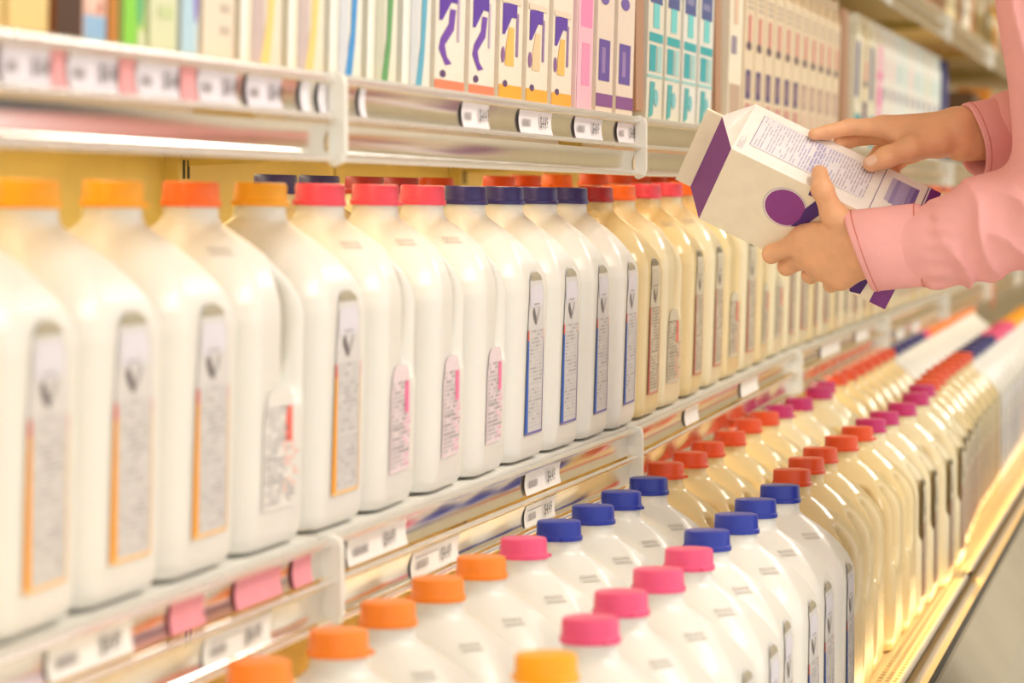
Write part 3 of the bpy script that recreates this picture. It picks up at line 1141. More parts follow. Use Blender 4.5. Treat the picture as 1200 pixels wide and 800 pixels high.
cnt = {}
for (sname, fn, y0, y1, hmin, hmax) in (('top shelf', HIGH, 5.9, 12.3, 0.10, 0.24), ('upper shelf', TOP, 8.75, 12.3, 0.12, 0.26), ('middle shelf', MID, 9.35, 12.3, 0.12, 0.25), ('deck', None, 9.3, 12.3, 0.10, 0.24)):
    y = y0
    while y < y1:
        run = rp.randint(1, 3)
        cn, col = rp.choice(pk_cols)
        w = rp.uniform(0.08, 0.14)
        h = rp.uniform(hmin, hmax)
        for _ in range(run):
            if y > y1:
                break
            d = 0.10
            if fn:
                x = fn(y, 1) - 0.018 - d / 2
                z = shelf_z(fn, x, y) + 0.0022
                tl = TILT * 0.99
            else:
                x = -0.44 - d / 2
                z = ZD + 0.001
                tl = 0
            cnt[(cn, sname)] = cnt.get((cn, sname), 0) + 1
            package(x, y + w / 2, z, w - 0.004, d, h, cn, col, '%s %s package on the far %s, %s %s package from the near end' % ('tall' if h > 0.18 else 'low', cn, sname, ordw(cnt[(cn, sname)]), cn), 'packages at the far end of the case', tilt=tl)
            y += w

# ------------------------------------------------------------------ price tags in the rails
font_cache = {}


def text_mesh(s, m):
    if s not in font_cache:
        cu = bpy.data.curves.new('price_text', 'FONT')
        cu.body = s
        cu.size = 1.0
        cu.resolution_u = 2
        cu.align_x = 'LEFT'
        o = bpy.data.objects.new('price_text', cu)
        COL.objects.link(o)
        dg = bpy.context.evaluated_depsgraph_get()
        me = bpy.data.meshes.new_from_object(o.evaluated_get(dg))
        bpy.data.objects.remove(o)
        me.materials.clear()
        me.materials.append(m)
        font_cache[s] = me
    return font_cache[s]


TXT = mat('price_ink', srgb(60, 52, 50), 0.6, var=0)


def price_tag(fn, pa, pb, chn, lab, col=(244, 238, 230), price='$4.49', big=True):
    xf = lambda y: fn(y, 1)
    zz = fn(2.5, 2)
    py = 232 + (1.15 - zz) * 1200
    ya, yb = y_on(pa, xf), y_on(pb, xf)
    yc, L = (ya + yb) / 2, (yb - ya)
    z0 = fn(yc, 2) - 0.031 * chn
    x0 = fn(yc, 1) + 0.002 * chn
    sl_ = (fn(yb, 1) - fn(ya, 1)) / L
    e = empty('price_tag', (x0, yc, z0), lab, 'price tag', 'price tags in the shelf rails')
    ang = -math.atan(sl_)
    e.rotation_euler = (math.atan((fn(yb, 2) - fn(ya, 2)) / L), 0, ang)
    vs, fs = [], []
    N = 8
    for k in range(N + 1):
        t = k / N
        xx = 0.0035 - 0.0035 * math.sin(math.pi * (0.14 + 0.66 * t)) + (0.0012 if not chn else -0.0004) * t
        z = -0.0045 - 0.022 * t
        vs += [(xx, -L / 2, z), (xx, L / 2, z)]
    for k in range(N):
        fs.append((2 * k, 2 * k + 2, 2 * k + 3, 2 * k + 1))
    mesh('tag_card', vs, fs, flat(*col), e, smooth=True)
    if price:
        b = MB()
        bx_ = 0.0022 if not chn else 0.0016
        # barcode and product line
        rr = random.Random(int(pa * 7))
        u = -L * 0.42
        while u < -L * 0.18:
            w = rr.uniform(0.0006, 0.0016)
            b.add([(bx_, u, -0.020), (bx_, u + w, -0.020), (bx_, u + w, -0.013), (bx_, u, -0.013)], [(0, 1, 2, 3)])
            u += w + 0.0008
        for zz in (-0.0085, -0.0105):
            b.add([(0.0008, -L * 0.42, zz), (0.0008, L * 0.05, zz), (0.0008, L * 0.05, zz + 0.0009), (0.0008, -L * 0.42, zz + 0.0009)], [(0, 1, 2, 3)])
        b.build('barcode', flat(150, 142, 140), e)
        t = link_mesh('price_text', text_mesh(price, TXT), e, loc=(0.0030 if not chn else 0.0022, L * (0.08 if big else 0.0), -0.0205))
        s = min(0.0150, L * 0.19)
        t.scale = (s, s * 1.1, s)
        t.rotation_euler = (math.pi / 2, 0, math.pi / 2)
    return e


for i, (a, c) in enumerate([(0, 57), (79, 136), (159, 208), (231, 276), (288, 328)]):
    price_tag(TOP, a, c, 0, 'white price tag in the upper rail, %s from the left edge' % ordw(i + 1), (236, 226, 232))
for i, (a, c) in enumerate([(351, 361), (372, 384), (420, 427)]):
    price_tag(TOP, a, c, 0, 'narrow white tag in the upper rail near the white bracket, %s from left' % ordw(i + 1), (238, 232, 236), None)
for i, (a, c) in enumerate([(540, 571), (607, 645), (672, 704), (722, 744)]):
    price_tag(TOP, a, c, 0, 'white price tag in the upper rail beneath the purple cartons, %s from left' % ordw(i + 1), (244, 236, 236))
for i, (a, c) in enumerate([(58, 76), (138, 157), (210, 229)]):
    price_tag(TOP, a, c, 0, 'plain pink strip between white tags in the upper rail, %s from left' % ordw(i + 1), (238, 160, 160), None)
for i, (a, c) in enumerate([(50, 150), (404, 474), (614, 655)]):
    price_tag(MID, a, c, 0, 'white price tag in the upper channel of the middle rail, %s from left' % ordw(i + 1))
for i, (a, c) in enumerate([(195, 235), (272, 326), (340, 362)]):
    price_tag(MID, a, c, 0, 'pink strip in the upper channel of the middle rail, %s from left' % ordw(i + 1), (240, 150, 160), None)
for i, (a, c) in enumerate([(232, 312), (478, 534), (612, 648)]):
    price_tag(MID, a, c, 1, 'white price tag in the lower channel of the middle rail, %s from left' % ordw(i + 1))
for i, (a, c) in enumerate([(802, 818), (868, 888), (962, 984), (1003, 1018)]):
    price_tag(MID, a, c, 0, 'small white tag in the middle rail above the red caps, %s from left' % ordw(i + 1), price=None)

for i, (a, c) in enumerate([(1050, 1059), (1068, 1078)]):
    price_tag(MID, a, c, 1, 'tiny white tag in the far middle rail above the navy caps, %s from left' % ordw(i + 1), price=None)
b = MB()
for k in range(10):
    t0, t1 = k / 10, (k + 1) / 10
    f_ = lambda t: (-0.603 + 0.010 * math.sin(3 * t), 9.13 + 0.10 * t, 0.925 - 0.105 * t)
    (x0, y0, z0), (x1, y1, z1) = f_(t0), f_(t1)
    b.add([(x0, y0, z0), (x0, y0 + 0.055, z0), (x1, y1 + 0.055, z1), (x1, y1, z1), (x0 - 0.0015, y0, z0), (x0 - 0.0015, y0 + 0.055, z0), (x1 - 0.0015, y1 + 0.055, z1), (x1 - 0.0015, y1, z1)],
          [(0, 3, 2, 1), (4, 5, 6, 7), (0, 4, 7, 3), (1, 2, 6, 5)])
tag(b.build('promo_strip', flat(226, 84, 44)), 'red paper strip hanging slanted from the far middle rail', 'paper strip')

# ------------------------------------------------------------------ the carton in the person's hands
SC = 1154.0
D0 = F / SC
Lh = np.array([220, 108, -17.0]); Wh = np.array([-34, 80, 68.6]); Dh = np.array([35, -58, 85.0])


def cvec(v):
    """image right / image down / depth -> world"""
    return RGT * v[0] - UPV * v[1] + FWD * v[2]


Lw = cvec(Lh / np.linalg.norm(Lh)); Ww = cvec(Wh / np.linalg.norm(Wh)); Dw = cvec(Dh / np.linalg.norm(Dh))
# orthonormalise
Lw /= np.linalg.norm(Lw); Ww -= Lw * (Ww @ Lw); Ww /= np.linalg.norm(Ww)
Dn = np.cross(Lw, Ww); Dw = Dn if Dn @ Dw > 0 else -Dn
P0 = at(857, 174, D0)
CL, CS = 0.213, 0.0955
# carton local axes: x = W, y = D, z = -L (roof up).  origin at the middle of its foot
org = P0 + Lw * CL + Ww * CS / 2 + Dw * CS / 2
ax_x, ax_y, ax_z = Ww, Dw, -Lw
if np.linalg.det(np.stack([ax_x, ax_y, ax_z], 1)) < 0:
    FL = -1
    ax_x = -ax_x
else:
    FL = 1
held = empty('milk_carton', (0, 0, 0), 'cream and purple gable-top milk carton held in both hands', 'carton')
mw = Matrix.Identity(4)
for i in range(3):
    mw[i][0], mw[i][1], mw[i][2], mw[i][3] = ax_x[i], ax_y[i], ax_z[i], org[i]
held.matrix_world = mw
v, f = carton_geo(CS, CS, CL, 0.024, 0.0175, 0.02)
cream, purple, white = flat(250, 237, 210), flat(132, 62, 140), flat(250, 244, 236)
mi_ = []
for fc in f:
    mi_.append(0)
# nutrition side is the face towards -W; in local x that is -FL
nx = -FL
for i, fc in enumerate(f):
    c = np.mean([v[k] for k in fc], 0)
    if fc in ((4, 5, 9, 8), (6, 7, 11, 10)):
        mi_[i] = 1                                    # purple roof panel above the front
    if abs(c[0] - nx * CS / 2) < 1e-6 or (i in (7, 8, 9, 10) and nx > 0) or (i in (11, 12, 13, 14) and nx < 0):
        mi_[i] = 2 if i not in (17, 18, 19) else 0
mesh('carton_box', v, f, [cream, purple, white], held, midx=mi_)


def on_side(pts, col, lv=1):
    """nutrition face: u from the front edge to the far edge, w from the foot to the roof"""
    x = nx * (CS / 2 + 0.0003 + 0.0001 * lv)
    return [(x, (u - 0.5) * CS, w * CL) for u, w in pts]


def on_front(pts, lv=1):
    y = -(CS / 2 + 0.0003 + 0.0001 * lv)
    # u = 0 at the edge shared with the nutrition face
    return [(nx * (0.5 - u) * CS, y, w * CL) for u, w in pts]


def patch(name, items, conv):
    b = MB()
    ms = []
    for lv, pts, col in items:
        m = flat(*col)
        if m not in ms:
            ms.append(m)
        q = conv(pts, lv)
        b.add(q, [tuple(range(len(q)))], ms.index(m))
    return b.build(name, ms, held)


def rc(u0, w0, u1, w1):
    return [(u0, w0), (u1, w0), (u1, w1), (u0, w1)]


items = [(1, rc(0.0, 0.0, 1.0, 0.055), (112, 30, 130)), (1, rc(0, 0.062, 1, 0.068), (120, 60, 135)),
         (1, rc(0.04, 0.285, 0.96, 0.289), (130, 110, 150)), (1, rc(0.04, 0.10, 0.05, 0.285), (170, 150, 180))]
rr = random.Random(5)
# nutrition table between w .40 and .95
items += [(1, rc(0.22, 0.34, 0.86, 0.93), (240, 236, 240)), (2, rc(0.22, 0.93, 0.86, 0.934), (160, 150, 175)), (1, rc(0.22, 0.44, 0.225, 0.93), (190, 182, 200)), (1, rc(0.855, 0.44, 0.86, 0.93), (190, 182, 200))]
w = 0.915
k = 0
while w > 0.34:
    u = 0.25
    thick = 0.0105 if (0.60 < w < 0.64) else 0.0058
    while u < 0.84:
        L_ = rr.uniform(0.05, 0.18)
        if rr.random() < 0.86:
            colr = (182, 176, 212) if 0.52 < w < 0.70 else ((196, 190, 206) if w > 0.5 else (200, 182, 192))
            items.append((2, rc(u, w - thick, min(0.84, u + L_), w), colr))
        u += L_ + 0.02
    w -= 0.0155
for i in range(6):
    w0 = 0.10 + i * 0.024
    c = [(122, 98, 172), (146, 132, 192), (172, 162, 206), (176, 166, 208), (160, 148, 198), (196, 186, 212)][i]
    items.append((2, rc(0.30 + 0.02 * i, w0, 0.86, w0 + 0.023), c))
for i in range(8):
    items.append((2, rc(0.08, 0.955 + 0.004 * i, 0.08 + rr.uniform(0.1, 0.3), 0.957 + 0.004 * i), (205, 196, 200)))
patch('nutrition_print', items, lambda p, lv: on_side(p, None, lv))


def circ(u, w, r, n=40):
    return [(u + r * math.cos(2 * math.pi * i / n), w + r * CS / CL * math.sin(2 * math.pi * i / n)) for i in range(n)]


items = [(1, circ(0.375, 0.650, 0.245), (214, 196, 206)), (2, circ(0.375, 0.650, 0.232), (244, 232, 214)), (3, circ(0.375, 0.648, 0.222), (146, 62, 142)),
         (4, [(0.42, 0.56), (0.56, 0.585), (0.50, 0.53), (0.22, 0.475), (0.08, 0.47), (0.02, 0.50), (0.10, 0.525), (0.28, 0.56)], (78, 40, 118)),
         (4, rc(0.02, 0.535, 0.10, 0.575), (78, 40, 118)),
         (1, rc(0.0, 0.0, 1.0, 0.085), (130, 62, 138)), (2, [(0.72, 0.13), (0.96, 0.14), (0.99, 0.19), (0.90, 0.21), (0.86, 0.19), (0.74, 0.20)], (78, 40, 118))]
patch('front_print', items, on_front)


# ------------------------------------------------------------------ the person
def hp(px, py, zp):
    """a joint seen at (px, py), zp pixels behind the carton's leading corner"""
    return at(px, py, D0 + zp / SC)


def off(p, v, mm):
    return p + np.array(v) * mm / 1000.0


R_ = 1.0 / SC
# near (left) hand: palm on the front face, fingers folded under the lower edge, thumb over the top edge
lh = {'wrist': hp(1030, 291, -8), 'fore': hp(1120, 279, -30)}
MCP = {'index': hp(944, 281, 25), 'middle': hp(953, 297, 29), 'ring': hp(967, 311, 28), 'little': hp(986, 323, 22)}
PIP = {'index': hp(904, 298, 54), 'middle': hp(922, 312, 64), 'ring': hp(950, 322, 62), 'little': hp(974, 333, 52)}
FING = {}
for k_ in MCP:
    ln = {'index': 26, 'middle': 29, 'ring': 27, 'little': 20}[k_]
    dip = off(PIP[k_], Dw * 0.96 + Ww * 0.10 - Lw * 0.1, ln)
    tip = off(dip, Dw * 0.92 - Ww * 0.22, ln * 0.72)
    FING[k_] = [MCP[k_], PIP[k_], dip, tip]
FR = {'index': (0.0112, 0.0093, 0.0082, 0.0070), 'middle': (0.0114, 0.0095, 0.0083, 0.0071), 'ring': (0.0108, 0.0090, 0.0079, 0.0068), 'little': (0.0098, 0.0080, 0.0070, 0.0060)}
TH = [hp(1008, 276, -4), hp(976, 251, -8), hp(964, 222, -22), hp(960.5, 203, -2)]
TR = (0.0165, 0.0122, 0.0104, 0.0086)


def left_sdf(X, Y, Z):
    P = (X, Y, Z)
    wr = lh['wrist']
    palm = cone(P, wr, lh['fore'], 0.0245, 0.031)
    for k_, ra in (('index', 0.0165), ('middle', 0.0170), ('ring', 0.0165), ('little', 0.0150)):
        palm = smin(palm, cone(P, wr + (MCP[k_] - wr) * 0.12, MCP[k_], 0.0190, ra * 0.92), 0.012)
    # webbing between thumb and index, heel of the hand
    palm = smin(palm, cone(P, TH[0], MCP['index'] * 0.6 + TH[1] * 0.4, 0.0150, 0.0075), 0.012)
    fing = None
    for k_ in FING:
        c = chain(P, FING[k_], FR[k_], 0.003)
        fing = c if fing is None else smin(fing, c, 0.0035)
    d = smin(palm, fing, 0.013)
    th = chain(P, TH, TR, 0.006)
    d = smin(d, th, 0.007)
    # tendons and knuckles
    for k_ in ('index', 'middle', 'ring'):
        d = smin(d, cone(P, off(MCP[k_], -Dw, 5.5), off(MCP[k_] * 0.5 + wr * 0.5, -Dw, 7.5), 0.0062, 0.004), 0.008)
    d = smin(d, cone(P, TH[2] + (TH[2] - TH[1]) * 0.02 - Dw * 0.002, TH[2] - Dw * 0.0015, 0.0098, 0.0098), 0.004)
    return d


def bounds(pts, pad):
    a = np.array(pts)
    return a.min(0) - pad, a.max(0) + pad


allp = [lh['wrist'], lh['fore']] + TH + [q for k_ in FING for q in FING[k_]]
lo, hi = bounds(allp, 0.034)
LV, LF_ = surface_nets(left_sdf, lo, hi, 0.0016)

# far (right) hand: index pointing at the print, thumb resting on it
rh = {'wrist': hp(1126, 157, 84), 'fore': hp(1215, 146, 120)}
RM = {'index': hp(1036, 149, 80), 'middle': hp(1045, 158, 97), 'ring': hp(1056, 168, 110), 'little': hp(1070, 178, 118)}
RFING = {'index': [RM['index'], hp(995, 149, 79), hp(970, 155, 70), hp(954, 157.5, 63)],
         'middle': [RM['middle'], hp(1012, 160, 106), hp(994, 165.5, 96), hp(983, 167.5, 84)],
         'ring': [RM['ring'], hp(1032, 178, 126), hp(1022, 190, 118), hp(1027, 199, 108)],
         'little': [RM['little'], hp(1054, 189, 132), hp(1046, 199, 124), hp(1050, 206, 114)]}
RFR = {'index': (0.0105, 0.0086, 0.0076, 0.0062), 'middle': (0.0108, 0.0090, 0.0078, 0.0066), 'ring': (0.0104, 0.0088, 0.0077, 0.0066), 'little': (0.0094, 0.0078, 0.0068, 0.0058)}
RT = [hp(1098, 166, 72), hp(1067, 173, 57), hp(1039, 184, 47), hp(1021, 192, 48)]
RTR = (0.0170, 0.0125, 0.0106, 0.0086)


def right_sdf(X, Y, Z):
    P = (X, Y, Z)
    wr = rh['wrist']
    # a wrist is wider than it is thick
    up = np.array([0, 0, 1.0])
    palm = smin(cone(P, wr + up * 0.010, rh['fore'] + up * 0.006, 0.0185, 0.026), cone(P, wr - up * 0.010, rh['fore'] - up * 0.008, 0.0185, 0.026), 0.012)
    for k_, ra in (('index', 0.0150), ('middle', 0.0155), ('ring', 0.0150), ('little', 0.0135)):
        palm = smin(palm, cone(P, wr + (RM[k_] - wr) * 0.10 + up * 0.004, RM[k_], 0.0185, ra * 0.82), 0.010)
    palm = smin(palm, cone(P, RT[0], RM['index'] * 0.55 + RT[1] * 0.45, 0.0150, 0.0065), 0.012)
    fing = None
    for k_ in RFING:
        c = chain(P, RFING[k_], RFR[k_], 0.003)
        fing = c if fing is None else smin(fing, c, 0.0012)
    d = smin(palm, fing, 0.006)
    d = smin(d, chain(P, RT, RTR, 0.006), 0.006)
    return d


allp = [rh['wrist'], rh['fore']] + RT + [q for k_ in RFING for q in RFING[k_]]
lo, hi = bounds(allp, 0.034)
RV, RF_ = surface_nets(right_sdf, lo, hi, 0.0016)

# joints of the body, the person stands to the right and faces the case
sh_l = hp(1242, -62, -95)
el_l = hp(1262, 232, -75)
sh_r = hp(1300, -62, 260)
el_r = hp(1300, 190, 210)
neck = hp(1322, -112, 85)
headc = neck + np.array([-0.035, -0.005, 0.175])
chest = hp(1352, 40, 85)
waist = np.array([chest[0] + 0.015, chest[1], 1.06])
pelv = np.array([chest[0] + 0.015, chest[1], 0.91])
FRONT = -RGT                      # direction the person faces
SIDE = FWH                        # towards the person's right
hipl, hipr = pelv - SIDE * 0.085, pelv + SIDE * 0.085
kneel, kneer = np.array([hipl[0] + 0.0, hipl[1] - 0.01, 0.49]), np.array([hipr[0] + 0.02, hipr[1] + 0.02, 0.49])
ankl, ankr = np.array([kneel[0] + 0.03, kneel[1] - 0.01, 0.09]), np.array([kneer[0] + 0.04, kneer[1] + 0.02, 0.09])


def body_sdf(X, Y, Z):
    P = (X, Y, Z)
    d = cone(P, chest - SIDE * 0.07, chest + SIDE * 0.07, 0.085, 0.085)
    for s_ in (-1, 1):
        d = smin(d, chain(P, [chest + SIDE * 0.06 * s_, waist + SIDE * 0.05 * s_, pelv + SIDE * 0.06 * s_], (0.085, 0.075, 0.09), 0.03), 0.05)
    d = smin(d, cone(P, pelv - SIDE * 0.07, pelv + SIDE * 0.07, 0.10, 0.10), 0.05)
    d = smin(d, cone(P, chest, neck, 0.07, 0.05), 0.04)
    d = smin(d, cone(P, neck, headc - np.array([0, 0, 0.05]), 0.048, 0.050), 0.02)
    hd = cone(P, headc + np.array([0, 0, 0.03]) - FRONT * 0.012, headc + np.array([0, 0, 0.02]) + FRONT * 0.012, 0.080, 0.076)
    hd = smin(hd, cone(P, headc + FRONT * 0.030 + np.array([0, 0, -0.03]), headc + FRONT * 0.048 + np.array([0, 0, -0.075]), 0.054, 0.030), 0.03)
    d = smin(d, hd, 0.015)
    d = smin(d, cone(P, headc + FRONT * 0.086 + np.array([0, 0, 0.008]), headc + FRONT * 0.102 + np.array([0, 0, -0.024]), 0.006, 0.012), 0.008)
    for s_ in (-1, 1):
        d = smin(d, cone(P, headc + SIDE * 0.078 * s_ + np.array([0, 0, 0.012]), headc + SIDE * 0.082 * s_ + np.array([0, 0, -0.022]), 0.012, 0.008), 0.006)
        e_ = cone(P, headc + FRONT * 0.092 + SIDE * 0.030 * s_ + np.array([0, 0, 0.012]), headc + FRONT * 0.092 + SIDE * 0.031 * s_ + np.array([0, 0, 0.012]), 0.011, 0.011)
        d = smax(d, -e_, 0.006)
    d = smax(d, -cone(P, headc + FRONT * 0.096 - SIDE * 0.02 + np.array([0, 0, -0.054]), headc + FRONT * 0.096 + SIDE * 0.02 + np.array([0, 0, -0.054]), 0.004, 0.004), 0.004)
    for a_, b_, c_ in ((sh_l, el_l, lh['fore']), (sh_r, el_r, rh['fore'])):
        d = smin(d, cone(P, a_, b_, 0.042, 0.034), 0.03)
        d = smin(d, cone(P, b_, c_, 0.034, 0.028), 0.012)
    for a_, b_, c_ in ((hipl, kneel, ankl), (hipr, kneer, ankr)):
        d = smin(d, cone(P, a_, b_, 0.075, 0.050), 0.03)
        d = smin(d, cone(P, b_, c_, 0.048, 0.034), 0.015)
    return d


allp = [sh_l, el_l, sh_r, el_r, headc, headc + np.array([0, 0, 0.05]), hipl, hipr, ankl, ankr, lh['fore'], rh['fore']]
lo, hi = bounds(allp, 0.12)
BV, BF_ = surface_nets(body_sdf, lo, hi, 0.009)
nb, nl = len(BV), len(BV) + len(LV)
person = empty('person', ((ankl[0] + ankr[0]) / 2, (ankl[1] + ankr[1]) / 2, 0.0), 'person in a pink shirt reading the side of a purple and cream carton', 'person')


def local(vs):
    return np.asarray(vs) - np.array(person.location)


bm_v = np.concatenate([BV, LV, RV])
bm_f = np.concatenate([BF_, LF_ + nb, RF_ + nl])
body = mesh('body', local(bm_v), bm_f, M['skin'], person, smooth=True)
tag(body, 'tanned skin with both hands on the carton')


def fold(P, d, a, b, r, k):
    return smin(d, cone(P, a, b, r, r * 0.6), k)


def sleeve_sdf(X, Y, Z):
    P = (X, Y, Z)
    p1, p2, p3, p4 = hp(1066, 290, -14), hp(1108, 285, -26), hp(1162, 263, -45), el_l
    d = chain(P, [p1, p2, p3, p4], (0.0425, 0.0450, 0.0520, 0.062), 0.02)
    d = smin(d, cone(P, el_l, sh_l, 0.060, 0.070), 0.025)
    # gathered cloth: raised folds across the forearm and round the elbow
    u = (X - p1[0]) * RGT[0] + (Y - p1[1]) * RGT[1]
    v_ = Z - p1[2]

    def ridge(w, lam):
        return (1 - np.abs(np.sin(np.pi * w / lam))) ** 1.6

    fore = np.clip((u - 0.012) / 0.03, 0, 1) * np.clip((0.075 - v_) / 0.04, 0, 1)
    w_a = u + 0.42 * v_ + 0.007 * np.sin(v_ * 60 + 1.3) + 0.004 * np.sin(u * 110)
    w_b = 0.55 * u + v_ + 0.008 * np.sin(u * 50 + 0.6)
    mixf = np.clip((u - 0.055) / 0.04, 0, 1)
    disp = fore * ((1 - 0.65 * mixf) * 0.0095 * ridge(w_a, 0.036) + mixf * 0.0105 * ridge(w_b, 0.047))
    upper = np.clip((v_ - 0.06) / 0.05, 0, 1)
    w_c = u + 0.10 * v_ + 0.006 * np.sin(v_ * 32)
    disp = disp + upper * 0.011 * ridge(w_c - 0.012, 0.052)
    gather = np.clip((0.05 - u) / 0.04, 0, 1) * np.clip((u - 0.006) / 0.01, 0, 1)
    disp = disp + gather * 0.0016 * np.sin(v_ * 420)
    return d + (0.006 - disp).astype(np.float32)


lo, hi = bounds([hp(1066, 289, -14), el_l, sh_l], 0.095)
SV, SF_ = surface_nets(sleeve_sdf, lo, hi, 0.0033)


def shirt_sdf(X, Y, Z):
    P = (X, Y, Z)
    d = cone(P, chest - SIDE * 0.075, chest + SIDE * 0.075, 0.104, 0.104)
    for s_ in (-1, 1):
        d = smin(d, chain(P, [chest + SIDE * 0.07 * s_, waist + SIDE * 0.06 * s_, pelv + SIDE * 0.075 * s_], (0.102, 0.096, 0.110), 0.03), 0.05)
    d = smin(d, cone(P, sh_l + SIDE * 0.02, sh_r - SIDE * 0.02, 0.066, 0.066), 0.09)
    d = smin(d, cone(P, chest + np.array([0, 0, 0.05]), neck - np.array([0, 0, 0.01]), 0.08, 0.058), 0.03)
    d = smin(d, chain(P, [sh_r, el_r, hp(1192, 152, 108)], (0.068, 0.056, 0.043), 0.02), 0.03)
    d = smin(d, cone(P, sh_l, el_l, 0.064, 0.054), 0.03)
    d = np.maximum(d, 0.86 - Z)
    d = d + (np.sin((X + 0.6 * Z) * 45) * 0.002 + np.sin((Y * 1.2 - Z) * 38) * 0.002).astype(np.float32)
    return d


lo, hi = bounds([sh_l, sh_r, el_r, pelv, neck, hp(1192, 152, 108)], 0.14)
TV, TF_ = surface_nets(shirt_sdf, lo, hi, 0.0065)
shirt = mesh('shirt', local(np.concatenate([SV, TV])), np.concatenate([SF_, TF_ + len(SV)]), M['pink'], person, smooth=True)


def cuff(name, a, b, ra, rb, tilt_a, squash_dir, sq=0.9, overlap=None):
    """open stiff band from a (hand end) to b, slanted mouth, thickness, top stitching"""
    a = np.array(a); b = np.array(b)
    ax = (b - a) / np.linalg.norm(b - a)
    u = np.array(squash_dir, float)
    u -= ax * (u @ ax)
    u /= np.linalg.norm(u)
    w_ = np.cross(ax, u)
    seg = 56
    vs, fs = [], []
    L_ = np.linalg.norm(b - a)
    prof = [(0.0, 1.0, 0.0000), (0.03, 1.0, 0.0012), (0.35, 1.0, 0.0008), (0.9, 1.0, 0.0006), (1.0, 0.985, 0.0), (1.0, 0.93, -0.003), (0.5, 0.95, -0.0030), (0.03, 0.97, -0.0022), (0.0, 1.0, -0.0012)]
    for t, kr, dr in prof:
        for k in range(seg):
            an = 2 * math.pi * k / seg
            r = (ra + (rb - ra) * t) * kr + dr + 0.0008 * math.sin(3 * an + 1) + 0.0006 * math.sin(5 * an)
            sl2 = tilt_a * math.cos(an) * (1 - t)
            p = a + ax * (L_ * t + sl2) + u * r * math.cos(an) + w_ * r * sq * math.sin(an)
            vs.append(p)
    n_ = len(prof)
    for i in range(n_):
        for k in range(seg):
            j = (i + 1) % n_
            fs.append((i * seg + k, i * seg + (k + 1) % seg, j * seg + (k + 1) % seg, j * seg + k))
    o = mesh(name, local(vs), fs, M['pink'], person, smooth=True)
    # stitching line near the mouth and near the seam
    for t in (0.10, 0.93):
        sv, sf = [], []
        for k in range(seg):
            an = 2 * math.pi * k / seg
            r = (ra + (rb - ra) * t) + 0.0012 + 0.0008 * math.sin(3 * an + 1) + 0.0006 * math.sin(5 * an)
            for dt, dr in ((-0.0006, 0), (0.0006, 0.0), (0.0, 0.0007)):
                sl2 = tilt_a * math.cos(an) * (1 - t)
                sv.append(a + ax * (L_ * t + sl2 + dt) + u * (r + dr) * math.cos(an) + w_ * (r + dr) * sq * math.sin(an))
        for k in range(seg):
            q = (k + 1) % seg
            for e_ in range(3):
                g_ = (e_ + 1) % 3
                sf.append((k * 3 + e_, k * 3 + g_, q * 3 + g_, q * 3 + e_))
        st = mesh('stitching', local(sv), sf, M['stitch'], o, smooth=True)
    return o


upw = np.array([0, 0, 1.0])
cuff('cuff', hp(1006, 295, -2), hp(1083, 287, -18), 0.0410, 0.0415, -0.011, upw, 0.86)
c2 = cuff('cuff', hp(1137, 166, 88), hp(1195, 158, 108), 0.0385, 0.0420, -0.004, upw, 0.85)
# thumb nail of the far hand and of the near hand


def nail(c, n, lng, wd, ln):
    n = np.array(n, float); n /= np.linalg.norm(n)
    lng = np.array(lng, float); lng -= n * (lng @ n); lng /= np.linalg.norm(lng)
    s_ = np.cross(n, lng)
    vs, fs = [], []
    N = 20
    for ring, (kr, hgt) in enumerate(((1.0, -0.0012), (0.92, 0.0002), (0.5, 0.0007))):
        for i in range(N):
            t = 2 * math.pi * i / N
            cx = math.copysign(abs(math.cos(t)) ** 0.7, math.cos(t)); sx = math.copysign(abs(math.sin(t)) ** 0.7, math.sin(t))
            arch = -0.0022 * (sx * kr) ** 2
            vs.append(np.array(c) + lng * ln * kr * cx + s_ * wd * kr * sx + n * (hgt + arch))
    for r_ in range(2):
        for i in range(N):
            fs.append((r_ * N + i, r_ * N + (i + 1) % N, (r_ + 1) * N + (i + 1) % N, (r_ + 1) * N + i))
    fs.append(tuple(2 * N + i for i in range(N)))
    mesh('thumb_nail', local(vs), fs, M['nail'], body, smooth=True)


nn = cvec(np.array([-0.25, -0.45, -0.85]))
nail(RT[3] + nn * 0.0093 + (RT[2] - RT[3]) * 0.08, nn, RT[3] - RT[2], 0.0060, 0.0076)
# hair, trousers and shoes (out of the frame)


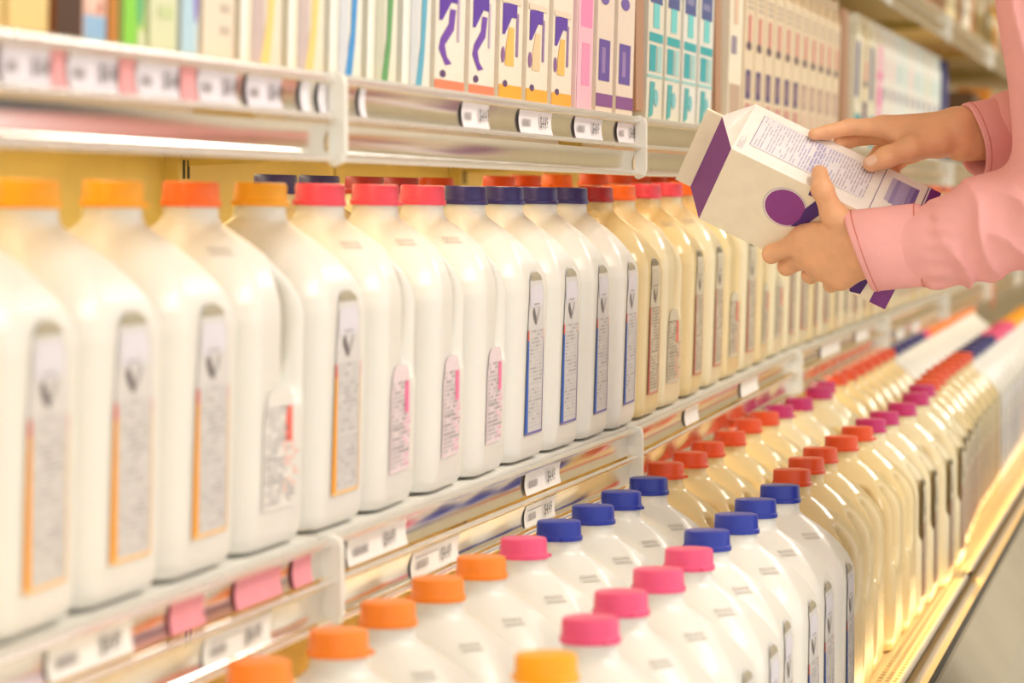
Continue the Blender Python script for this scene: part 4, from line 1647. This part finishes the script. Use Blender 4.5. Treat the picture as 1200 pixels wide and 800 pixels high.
def hair_sdf(X, Y, Z):
    P = (X, Y, Z)
    d = cone(P, headc + upw * 0.045 - FRONT * 0.022, headc + upw * 0.02 - FRONT * 0.03, 0.088, 0.086)
    d = smin(d, cone(P, headc - FRONT * 0.05, headc - FRONT * 0.065 - upw * 0.16, 0.07, 0.045), 0.03)
    d = smax(d, -cone(P, headc + FRONT * 0.10 - upw * 0.03, headc + FRONT * 0.12 - upw * 0.1, 0.085, 0.085), 0.01)
    return d + (np.sin(np.arctan2(Y - headc[1], X - headc[0]) * 40) * 0.0015).astype(np.float32)


lo, hi = bounds([headc + upw * 0.05, headc - upw * 0.18], 0.15)
hv, hf = surface_nets(hair_sdf, lo, hi, 0.006)
mesh('hair', local(hv), hf, M['hair'], person, smooth=True)


def trouser_sdf(X, Y, Z):
    P = (X, Y, Z)
    d = cone(P, pelv - SIDE * 0.08, pelv + SIDE * 0.08, 0.108, 0.108)
    for a_, b_, c_ in ((hipl, kneel, ankl), (hipr, kneer, ankr)):
        d = smin(d, chain(P, [a_, b_, c_], (0.092, 0.068, 0.055), 0.02), 0.02)
    return np.maximum(np.maximum(d, 0.075 - Z), Z - 0.93)


lo, hi = bounds([pelv, ankl, ankr], 0.17)
hv, hf = surface_nets(trouser_sdf, lo, hi, 0.009)
mesh('trousers', local(hv), hf, M['jeans'], person, smooth=True)
for an in (ankl, ankr):
    def shoe_sdf(X, Y, Z, an=an):
        P = (X, Y, Z)
        d = cone(P, np.array([an[0], an[1], 0.045]) - FRONT * 0.03, np.array([an[0], an[1], 0.038]) + FRONT * 0.14, 0.042, 0.038)
        d = smin(d, cone(P, an - upw * 0.04, an + upw * 0.005, 0.042, 0.042), 0.02)
        return np.maximum(d, 0.002 - Z)
    lo, hi = bounds([np.array([an[0], an[1], 0.0]) - FRONT * 0.03, np.array([an[0], an[1], 0.1]) + FRONT * 0.14], 0.06)
    hv, hf = surface_nets(shoe_sdf, lo, hi, 0.006)
    mesh('shoe', local(hv), hf, M['shoe'], person, smooth=True)
